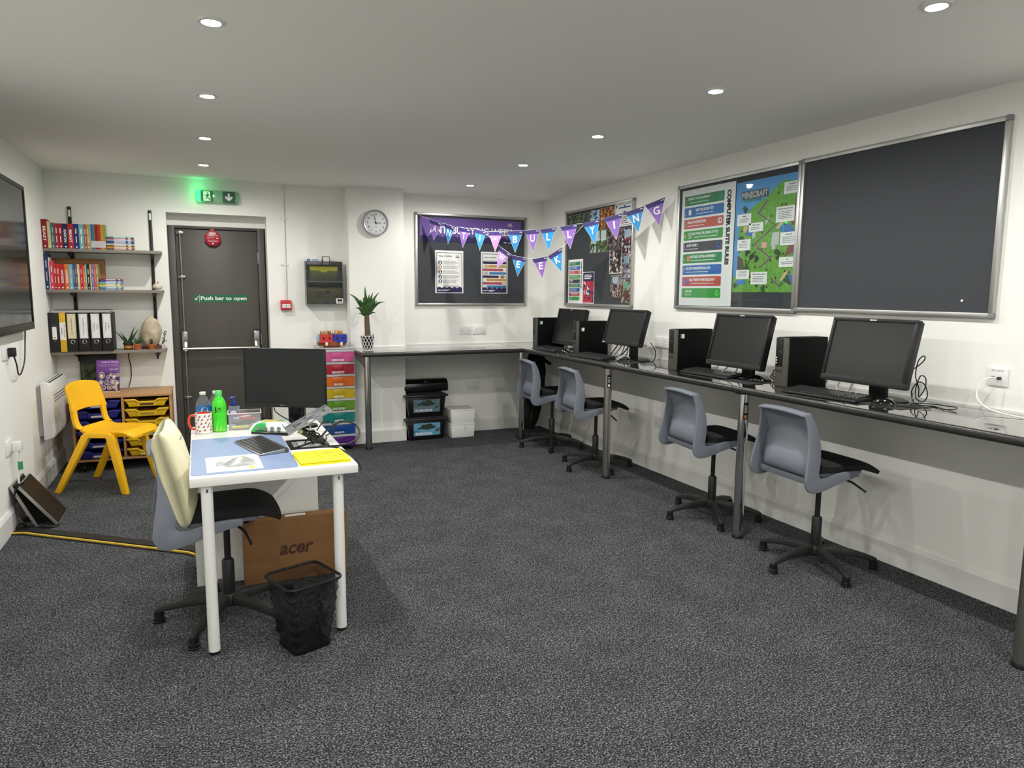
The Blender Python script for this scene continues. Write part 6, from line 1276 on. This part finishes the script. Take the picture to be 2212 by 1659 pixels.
for k, P_ in enumerate(([(.0, -.09, .25), (.0, -.05, .30), (.0, -.02, .25), (.0, -.06, .2), (.0, -.09, .25)], [(.0, .0, .22), (0, .03, .29), (0, .05, .24)], [(0, -.1, .32), (0, -.03, .34), (0, .05, .33)])): mb.tube([TM @ Vector((.062-.07*(abs(p[1])/.18)**2, p[1], p[2])) for p in P_], .0018, 5)
mb.build('stitched_drawing', mat('thread_blue', (120, 130, 150), .8), cu)
# ---- desk mat and papers
mt = thing('desk_mat', 'pale blue desk mat on the white desk', 'desk mat', (.148, 3.312, DT)); MB().prism([(x, z_) for x, z_ in rrect(-.203, -.365, .203, .365, .02)], 0, .0022, M=Matrix(((1, 0, 0, 0), (0, 0, 1, 0), (0, 1, 0, 0), (0, 0, 0, 1)))).build('mat', mat('mat_blue', (126, 146, 184), .45, vary=.03, vscale=12), mt)
zp = DT+.0024
def on_top(nm, lb, cat, x, y, z_, rz): return thing(nm, lb, cat, (x, y, z_), rz)
XY = Matrix(((1, 0, 0, 0), (0, 0, 1, 0), (0, -1, 0, 0), (0, 0, 0, 1)))     # local x,z print plane -> lying flat, facing up
XY = Matrix(((1, 0, 0, 0), (0, 0, 1, 0), (0, -1, 0, 0), (0, 0, 0, 1)))
pp = on_top('paper', 'printed sheet lying on the desk mat under the silver mouse', 'paper', .108, 3.11, zp, rad(1)); B(-.106, -.138, 0, .106, .138, .0006).build('sheet', M_PAPER, pp)
o = lines(-.07, .03, -.005, 7, .012, .004, -.0012, M_GREYINK, pp); o.matrix_basis = XY; o = lines(-.04, .09, .07, 1, 1, .005, -.0012, M_GREYINK, pp); o.matrix_basis = XY
o = flats('ruled_lines', [rrect(-.085, -.12, -.084, .12), rrect(.01, -.1, .011, .11), rrect(-.085, -.06, .09, -.059), rrect(-.085, -.09, .09, -.089)], -.0011, M_GREYINK, pp); o.matrix_basis = XY
o = flats('highlight', [rrect(.035, .075, .055, .118), rrect(.055, -.125, .072, -.085)], -.0014, mat('highlighter', (246, 214, 40), .6), pp); o.matrix_basis = XY
no = on_top('note_pad', 'thick pad of bright yellow paper at the near right corner of the desk', 'note pad', .458, 3.065, DT+.0, rad(2)); M_NOTE = mat('note_yellow', (244, 234, 40), .75, vary=.03, vscale=30)
for k in range(4): B(-.103+.002*(k % 2), -.112+.003*(k % 3), .0035*k, .103-.002*((k+1) % 2), .112, .0035*k+.0032).build('sheets', M_NOTE, no)
mb = MB(); rg = random.Random(6)
for k in range(13): x, y = .0+.09*rg.random(), -.08+.16*rg.random(); mb.tube([(x, y, .0146), (x+.006, y+.008, .0146), (x+.01, y, .0146), (x+.018, y+.006, .0146)], .0006, 4)
mb.tube([(-.02, .1, .0146), (.0, -.08, .0146)], .0006, 4); mb.build('handwriting', mat('note_ink', (120, 116, 40), .7), no)
wp = on_top('paper', 'plain white papers between the yellow pad and the laptop stand', 'paper', .46, 3.215, DT, rad(2)); B(-.1, -.05, 0, .1, .05, .002).build('sheets', M_PAPER, wp)
# keyboard and mouse
kb = on_top('keyboard', 'slim silver and black wireless keyboard on the desk mat', 'keyboard', .128, 3.53, zp, rad(-75.4)); KL, KD = .345, .132
MB().hexa([(-KL/2+.17, 0, .001), (KL/2+.17, 0, .001), (KL/2+.17, KD, .001), (-KL/2+.17, KD, .001)], [(-KL/2+.17, .001, .006), (KL/2+.17, .001, .006), (KL/2+.17, KD, .020), (-KL/2+.17, KD, .020)]).build('body', mat('kb_silver', (150, 151, 152), .35, metal=.5), kb, bevel=.002)
MB().cyl((-KL/2+.17, KD-.008, .011), (KL/2+.17, KD-.008, .011), .010, n=14).build('battery_tube', M_DKGREY, kb)
mb = MB()
for r_ in range(6):
    y0 = .006+r_*.0185; z_ = .0065+.014*y0/KD; x = -KL/2+.176
    while x < KL/2+.155:
        wd = .0165 if not (r_ == 0 and -.02 < x-.14 < 0) else .09
        wd = min(wd, KL/2+.165-x); mb.hexa([(x, y0, z_), (x+wd, y0, z_), (x+wd, y0+.016, z_), (x, y0+.016, z_)], [(x+.0008, y0+.001, z_+.003), (x+wd-.0008, y0+.001, z_+.003), (x+wd-.0008, y0+.015, z_+.0045), (x+.0008, y0+.015, z_+.0045)]); x += wd+.0022
mb.build('keys', M_KEY, kb, smooth=False, kind='stuff')
ms = on_top('mouse', 'silver topped wireless mouse lying on the printed sheet', 'mouse', .077, 3.062, zp+.001, rad(-84)); 
mouse_mesh(.112, .058, .030).build('shell', mat('mouse_silver', (186, 187, 188), .3, metal=.3), ms, ang=60); MB().prism([(-.019, 0), (.019, 0), (.02, .006), (-.02, .006)], .018, .094).build('lower_body', M_DKGREY, ms, bevel=.003)
# mug
mg = on_top('mug', 'white mug with orange handle, orange inside and a small animal pattern', 'mug', .002, 3.855, DT, rad(-15)); M_MUGO = mat('mug_orange', (226, 84, 52), .25)
MB().lathe([(.001, 0), (.036, 0), (.040, .004), (.041, .10), (.0405, .103), (.0375, .103)], 36, capt=False).build('body', mat('mug_white', (236, 234, 230), .2), mg)
MB().lathe([(.0375, .103), (.037, .012), (.001, .010)], 32, capb=False, capt=False).build('inside', M_MUGO, mg)
MB().tube(spl([(-.038, 0, .085), (-.055, 0, .09), (-.068, 0, .078), (-.071, 0, .055), (-.066, 0, .032), (-.052, 0, .02), (-.037, 0, .022)]), .0065, 12).build('handle', M_MUGO, mg)
mb = MB(); rg = random.Random(13); M_FOX = mat('mug_pattern', (170, 90, 66), .4)
for r_ in range(5):
    for k in range(11):
        a = 2*PI*(k+.5*(r_ % 2)+rg.uniform(-.2, .2))/11; z_ = .016+.018*r_+rg.uniform(-.004, .004)
        for da, dz, sa, sz in ((0, 0, .10, .0035), (.10, .003, .05, .003), (-.08, -.003, .05, .0025), (.03, .005, .06, .002)):
            q = [(a+da+sa*math.cos(t), z_+dz+sz*math.sin(t)) for t in [2*PI*i/6 for i in range(6)]]; mb.add([(.0413*math.cos(b_), .0413*math.sin(b_), zz) for b_, zz in q], [tuple(range(6))])
mb.build('printed_pattern', M_FOX, mg, smooth=False)
# bottles
gb = on_top('bottle', 'bright green plastic drink bottle with a green cap on the desk', 'bottle', .077, 3.872, DT, rad(0)); M_GB = mat('bottle_green', (70, 214, 46), .18, spec=.5); M_GCAP = mat('cap_green', (96, 216, 110), .35)
MB().lathe([(.001, 0), (.030, 0), (.0345, .006), (.0345, .05), (.033, .055), (.0345, .06), (.0345, .135), (.030, .155), (.018, .178), (.014, .184)], 32, capt=False).build('body', M_GB, gb)
MB().lathe([(.0155, .183), (.0165, .185), (.0165, .208), (.015, .210), (.001, .210)], 26, capb=False).build('cap', M_GCAP, gb)
def wrap(name, poly, r, m, par, a0=-PI/2):
    mb = MB()
    for q in poly: mb.add([(r*math.cos(a0+x/r), r*math.sin(a0+x/r), z_) for x, z_ in q], [tuple(range(len(q)))])
    return mb.build(name, m, par, smooth=False)
wrap('printed_grass', [[(-.03+.008*k, .006), (-.026+.008*k, .006), (-.034+.011*k+.006*(k % 2), .03+.010*((k*7) % 3))] for k in range(8)], .0349, mat('grass_pale', (196, 226, 120), .4), gb); wrap('drop_logo', [[(.0+.009*math.sin(t)*(1 if math.cos(t) < .3 else .55), .115+.012*math.cos(t)) for t in [2*PI*i/14 for i in range(14)]]], .0349, mat('logo_dark_green', (16, 60, 30), .4), gb); wrap('drop_centre', [[(.0+.0055*math.sin(t), .113+.007*math.cos(t)) for t in [2*PI*i/12 for i in range(12)]]], .0352, M_GB, gb); wrap('printed_text', [rrect(-.014, .086, .012, .088), rrect(-.016, .074, .01, .077), rrect(-.018, .066, -.0, .07), rrect(-.022, .10, -.014, .13)], .0349, mat('logo_dark_green', (16, 60, 30), .4), gb)
M_PET = clear_mat('clear_bottle', (220, 230, 236), .10, .05); M_LBLUE = mat('label_blue_water', (40, 116, 190), .4)
def water(lb, x, y):
    t = on_top('bottle', lb, 'bottle', x, y, DT, 0)
    MB().lathe([(.001, 0), (.034, 0), (.036, .006), (.035, .03), (.036, .05), (.0355, .12), (.034, .14), (.022, .168), (.014, .178), (.0135, .185)], 30, capt=False).build('body', M_PET, t)
    MB().lathe([(.015, .183), (.0155, .196), (.001, .197)], 22, capb=False).build('cap', M_WHITE, t); MB().lathe([(.0364, .085), (.0364, .125)], 30, capb=False, capt=False).build('label', M_LBLUE, t); wrap('label_disc', [disc(.006, .105, .017, 16)], .0368, M_WHITE, t); MB().lathe([(.001, .004), (.032, .004), (.033, .08), (.001, .08)], 24).build('water', clear_mat('water_fill', (226, 236, 240), .06, .03), t)
water('clear water bottle with a blue label behind the mug', .003, 3.95); water('second clear water bottle, mostly hidden behind the green bottle', .065, 3.97)
sa = on_top('pump_bottle', 'clear hand gel bottle with a dark blue pump behind the green bottle', 'bottle', .152, 3.985, DT, 0); M_PUMP = mat('pump_blue', (38, 52, 140), .35)
oval(.03, .02, 0, .11, .96).build('body', clear_mat('gel_bottle', (225, 232, 240), .2, .06), sa, bevel=.006); MB().lathe([(.014, .11), (.016, .112), (.016, .13), (.009, .134), (.006, .15)], 18).build('pump_collar', M_PUMP, sa); MB().box(-.016, -.008, .148, .012, .008, .158).box(-.03, -.004, .149, -.012, .004, .155).build('pump_head', M_PUMP, sa, bevel=.003)
flat('front_label', disc(-.004, .07, .024, 18, 1), -.0206, mat('gel_label', (54, 96, 170), .4), sa); flat('label_oval', disc(-.004, .078, .012, 16, 1.4), -.0212, M_WHITE, sa)
# plastic box with pens
cbx = on_top('plastic_box', 'clear plastic box full of pens and oddments on the desk', 'plastic box', .197, 3.865, DT, rad(-3)); M_TUB = clear_mat('tub_clear', (236, 238, 240), .16, .08); w_, d_, h_ = .075, .115, .088
mb = MB(); mb.box(-w_, 0, 0, w_, d_, .002); 
for b_, t_ in (([(-w_, 0), (w_, 0), (w_, .002), (-w_, .002)], 0), ([(-w_, d_-.002), (w_, d_-.002), (w_, d_), (-w_, d_)], 0), ([(-w_, .002), (-w_+.002, .002), (-w_+.002, d_-.002), (-w_, d_-.002)], 0), ([(w_-.002, .002), (w_, .002), (w_, d_-.002), (w_-.002, d_-.002)], 0)): mb.hexa([(x, y, .002) for x, y in b_], [(x*1.06, y, h_) for x, y in b_])
mb.build('tub', M_TUB, cbx, smooth=False)
mb = MB()
for a in ((-w_*1.1, -.004, h_-.004, w_*1.1, .0, h_), (-w_*1.1, d_, h_-.004, w_*1.1, d_+.004, h_), (-w_*1.1, 0, h_-.004, -w_*1.04, d_, h_), (w_*1.04, 0, h_-.004, w_*1.1, d_, h_)): mb.box(*a)
mb.build('rim', M_WHITE, cbx)
rg = random.Random(31); PENS = [((226, 214, 40), 'yellow', (-.03, .012, .012), 0), ((200, 46, 50), 'red', (.03, .03, .052), .4), ((40, 120, 60), 'green', (.04, .05, .035), -.2), ((60, 60, 90), 'navy', (-.03, .04, .03), .2), ((200, 205, 208), 'silver', (.0, .05, .045), .5), ((224, 226, 226), 'white', (-.02, .06, .056), -.5), ((130, 128, 120), 'grey', (.04, .025, .014), .1), ((190, 70, 110), 'pink', (-.04, .07, .07), .25), ((30, 32, 34), 'black', (.0, .03, .026), -.3)]
for c, nm, (x, y, z_), a in PENS:
    o = MB().cyl((-.045, 0, 0), (.035, 0, 0), .0085 if nm in ('yellow', 'red') else .006, n=10).cyl((.035, 0, 0), (.05, 0, 0), .0055, .002, n=8).build('pen', mat(f'pen_{nm}', c, .4), None, loc=(.197+x*.6, 3.868+y, DT+z_), rot=(0, a*.4, a)); tag(o, f'{nm} pen lying inside the clear plastic box on the desk', 'pen', 'pens in the plastic box')
# wipes packet
wk = on_top('wipes_packet', 'green, white and yellow packet of wipes lying behind the laptop stand', 'packet', .335, 3.815, DT, rad(-28)); 
def pk_(z0, s_): return lambda u, v: ((2*u-1)*.11*(1-.04*s_*(1-(2*v-1)**2)), (2*v-1)*.07, z0+s_*.045*((1-(2*u-1)**6)*(1-(2*v-1)**4))**.6)
MB().slab(16, 10, pk_(.002, 1), pk_(0, 0)).build('pouch', ramp_mat('wipes_print', [(0, (238, 240, 236)), (.35, (60, 170, 84)), (.5, (240, 240, 236)), (.66, (214, 206, 60)), (.8, (236, 238, 234))], 14, .35, kind='vor', stretch=(.7, 1, .2)), wk, ang=70)
flats('packet_badges', [disc(-.05+.035*k, .018, .011, 14) for k in range(4)], 0, mat('badge_grey', (140, 160, 150), .5), wk).matrix_basis = Matrix.Translation((0, -.0712, .0)); 
ds = on_top('tablet', 'thin black slab lying below the wipes packet', 'tablet', .315, 3.70, DT, rad(-35)); B(-.10, -.03, 0, .10, .03, .010).build('slab', M_BLACKG, ds, bevel=.003)
# desk monitor
dm = on_top('monitor', 'black monitor standing on the white desk with its screen to the camera', 'monitor', .20, 3.855, DT, math.atan2(-.205, .375)); MW_, MH_ = .428, .302; MZ = .123
def bx_(a, nm, m, bev=.0015): return B(*a).build(nm, m, dm, bevel=bev)
bx_((.003, .008, MZ+.004, MW_-.003, .035, MZ+MH_-.004), 'rear_shell', M_BLACK, .004)
for a in ((0, 0, MZ, MW_, .02, MZ+.021), (0, 0, MZ+MH_-.007, MW_, .02, MZ+MH_), (0, 0, MZ+.021, .007, .02, MZ+MH_-.007), (MW_-.007, 0, MZ+.021, MW_, .02, MZ+MH_-.007)): bx_(a, 'bezel_bar', M_BLACK, .001)
bx_((.006, .003, MZ+.020, MW_-.006, .010, MZ+MH_-.006), 'screen', mat('desk_screen', (27, 31, 32), .25, spec=.4), 0)
flat('maker_mark', disc(MW_*.455, MZ+.011, .0045, 14), -.0006, M_GREYINK, dm); text('LG', MW_*.475, MZ+.008, MW_*.505, MZ+.014, -.0006, M_GREYINK, dm)
bx_((MW_*.5, .035, .012, MW_*.5+.06, .13, MZ+.03), 'stand_foot', M_BLACKG, .004); bx_((MW_*.5, .035, .04, MW_*.5+.06, .06, MZ+MH_*.5), 'stand_neck', M_BLACKG, .004); oval(.095, .065, 0, .012, .95).build('stand_base', M_BLACKG, dm, loc=(MW_*.56, .13, 0))
cable('black monitor lead dropping behind the wipes packet', [(.34, 3.86, .86), (.35, 3.88, .82), (.38, 3.9, .79), (.42, 3.93, .76)], .003)
# laptop stand
ls = on_top('laptop_stand', 'folding laptop stand with a silver cross tray and black base', 'laptop stand', .355, 3.29, DT, 0); M_TRAY = mat('stand_silver', (158, 160, 166), .35, metal=.5)
A_ = Vector((-.0, .01, .070)); Bv = Vector((.195, 0, .100)); Cv = Vector((0, .205, -.004)); nn = Bv.cross(Cv).normalized()
def tp_(u, v, z_=0): return A_+Bv*u+Cv*v+nn*z_
def bar(u0, v0, u1, v1, wd, nm='tray_bar'):
    d = Vector((u1-u0, v1-v0)); L_ = d.length; e = Vector((-d.y, d.x))/L_*wd
    q = [(u0-e.x, v0-e.y), (u1-e.x, v1-e.y), (u1+e.x, v1+e.y), (u0+e.x, v0+e.y)]
    MB().hexa([tp_(*p, -.004) for p in q], [tp_(*p, 0) for p in q]).build(nm, M_TRAY, ls)
bar(.0, .5, .16, .5, .5); bar(.90, .5, 1, .5, .5); bar(.16, .04, .9, .04, .04); bar(.16, .96, .9, .96, .04); bar(.14, .1, .92, .9, .10); bar(.14, .9, .92, .1, .10)
MB().hexa([tp_(0, 0, 0), tp_(.0, 1, 0), tp_(-.02, 1, 0), tp_(-.02, 0, 0)], [tp_(0, 0, .018), tp_(0, 1, .018), tp_(-.02, 1, .018), tp_(-.02, 0, .018)]).build('front_lip', M_TRAY, ls)
B(.0, -.01, 0, .18, .01, .005).build('base_bar', M_BLACK, ls); B(0, .17, 0, .18, .19, .005).build('base_bar', M_BLACK, ls); B(.0, .01, 0, .02, .17, .005).build('base_bar', M_BLACK, ls); B(.15, .01, 0, .18, .17, .005).build('base_bar', M_BLACK, ls); MB().hexa([(.02, .02, .0), (.035, .02, 0), (.16, .16, 0), (.145, .16, 0)], [(.02, .02, .005), (.035, .02, .005), (.16, .16, .005), (.145, .16, .005)]).build('base_bar', M_BLACK, ls)
for y in (.012, .168):
    MB().hexa([(.155, y, .003), (.178, y, .003), (.178, y+.006, .003), (.155, y+.006, .003)], [(.035, y, .074), (.06, y, .082), (.06, y+.006, .082), (.035, y+.006, .074)]).build('strut', M_BLACK, ls)
    MB().hexa([(.015, y+.008, .003), (.035, y+.008, .003), (.035, y+.013, .003), (.015, y+.013, .003)], [(.16, y+.008, .15), (.18, y+.008, .16), (.18, y+.013, .16), (.16, y+.013, .15)]).build('strut', M_BLACK, ls) if False else None
    MB().cyl((.165, y-.003, .012), (.165, y+.012, .012), .010, n=14).cyl((.05, y-.003, .078), (.05, y+.012, .078), .010, n=14).build('pivot', M_STEEL, ls)
MB().cyl((.10, .0, .045), (.10, .19, .045), .006, n=10).build('cross_tube', M_BLACK, ls); B(.09, .05, .03, .125, .12, .065).build('hinge_block', M_BLACKG, ls, bevel=.004)
cable('thick black cable arching off the right edge of the desk by the laptop stand', [(.46, 3.33, DT+.012), (.50, 3.36, DT+.03), (.55, 3.42, DT+.06), (.62, 3.45, DT+.085), (.68, 3.42, DT+.07), (.685, 3.36, DT+.03), (.63, 3.30, DT+.008), (.56, 3.27, DT+.006), (.48, 3.28, DT+.008)], .005)
cable('thin black cable behind the laptop stand on the desk', [(.52, 3.6, DT+.02), (.56, 3.62, DT+.06), (.60, 3.58, DT+.05), (.58, 3.5, DT+.03), (.54, 3.45, DT+.02)], .0032)
cable('black cable lying along the right edge of the desk to the corner', [(.50, 3.27, DT+.005), (.55, 3.24, DT+.005), (.575, 3.12, DT+.006), (.588, 3.0, DT+.004), (.598, 2.95, DT-.012), (.602, 2.93, DT-.03)], .004)
cable('tangle of black leads around the hinge of the laptop stand', [(.43, 3.36, DT+.012), (.45, 3.33, DT+.05), (.48, 3.34, DT+.06), (.5, 3.38, DT+.04), (.47, 3.42, DT+.03), (.44, 3.38, DT+.05), (.46, 3.34, DT+.02), (.51, 3.33, DT+.012), (.53, 3.36, DT+.03)], .003)
B_ = None
bpy.context.view_layer.update()
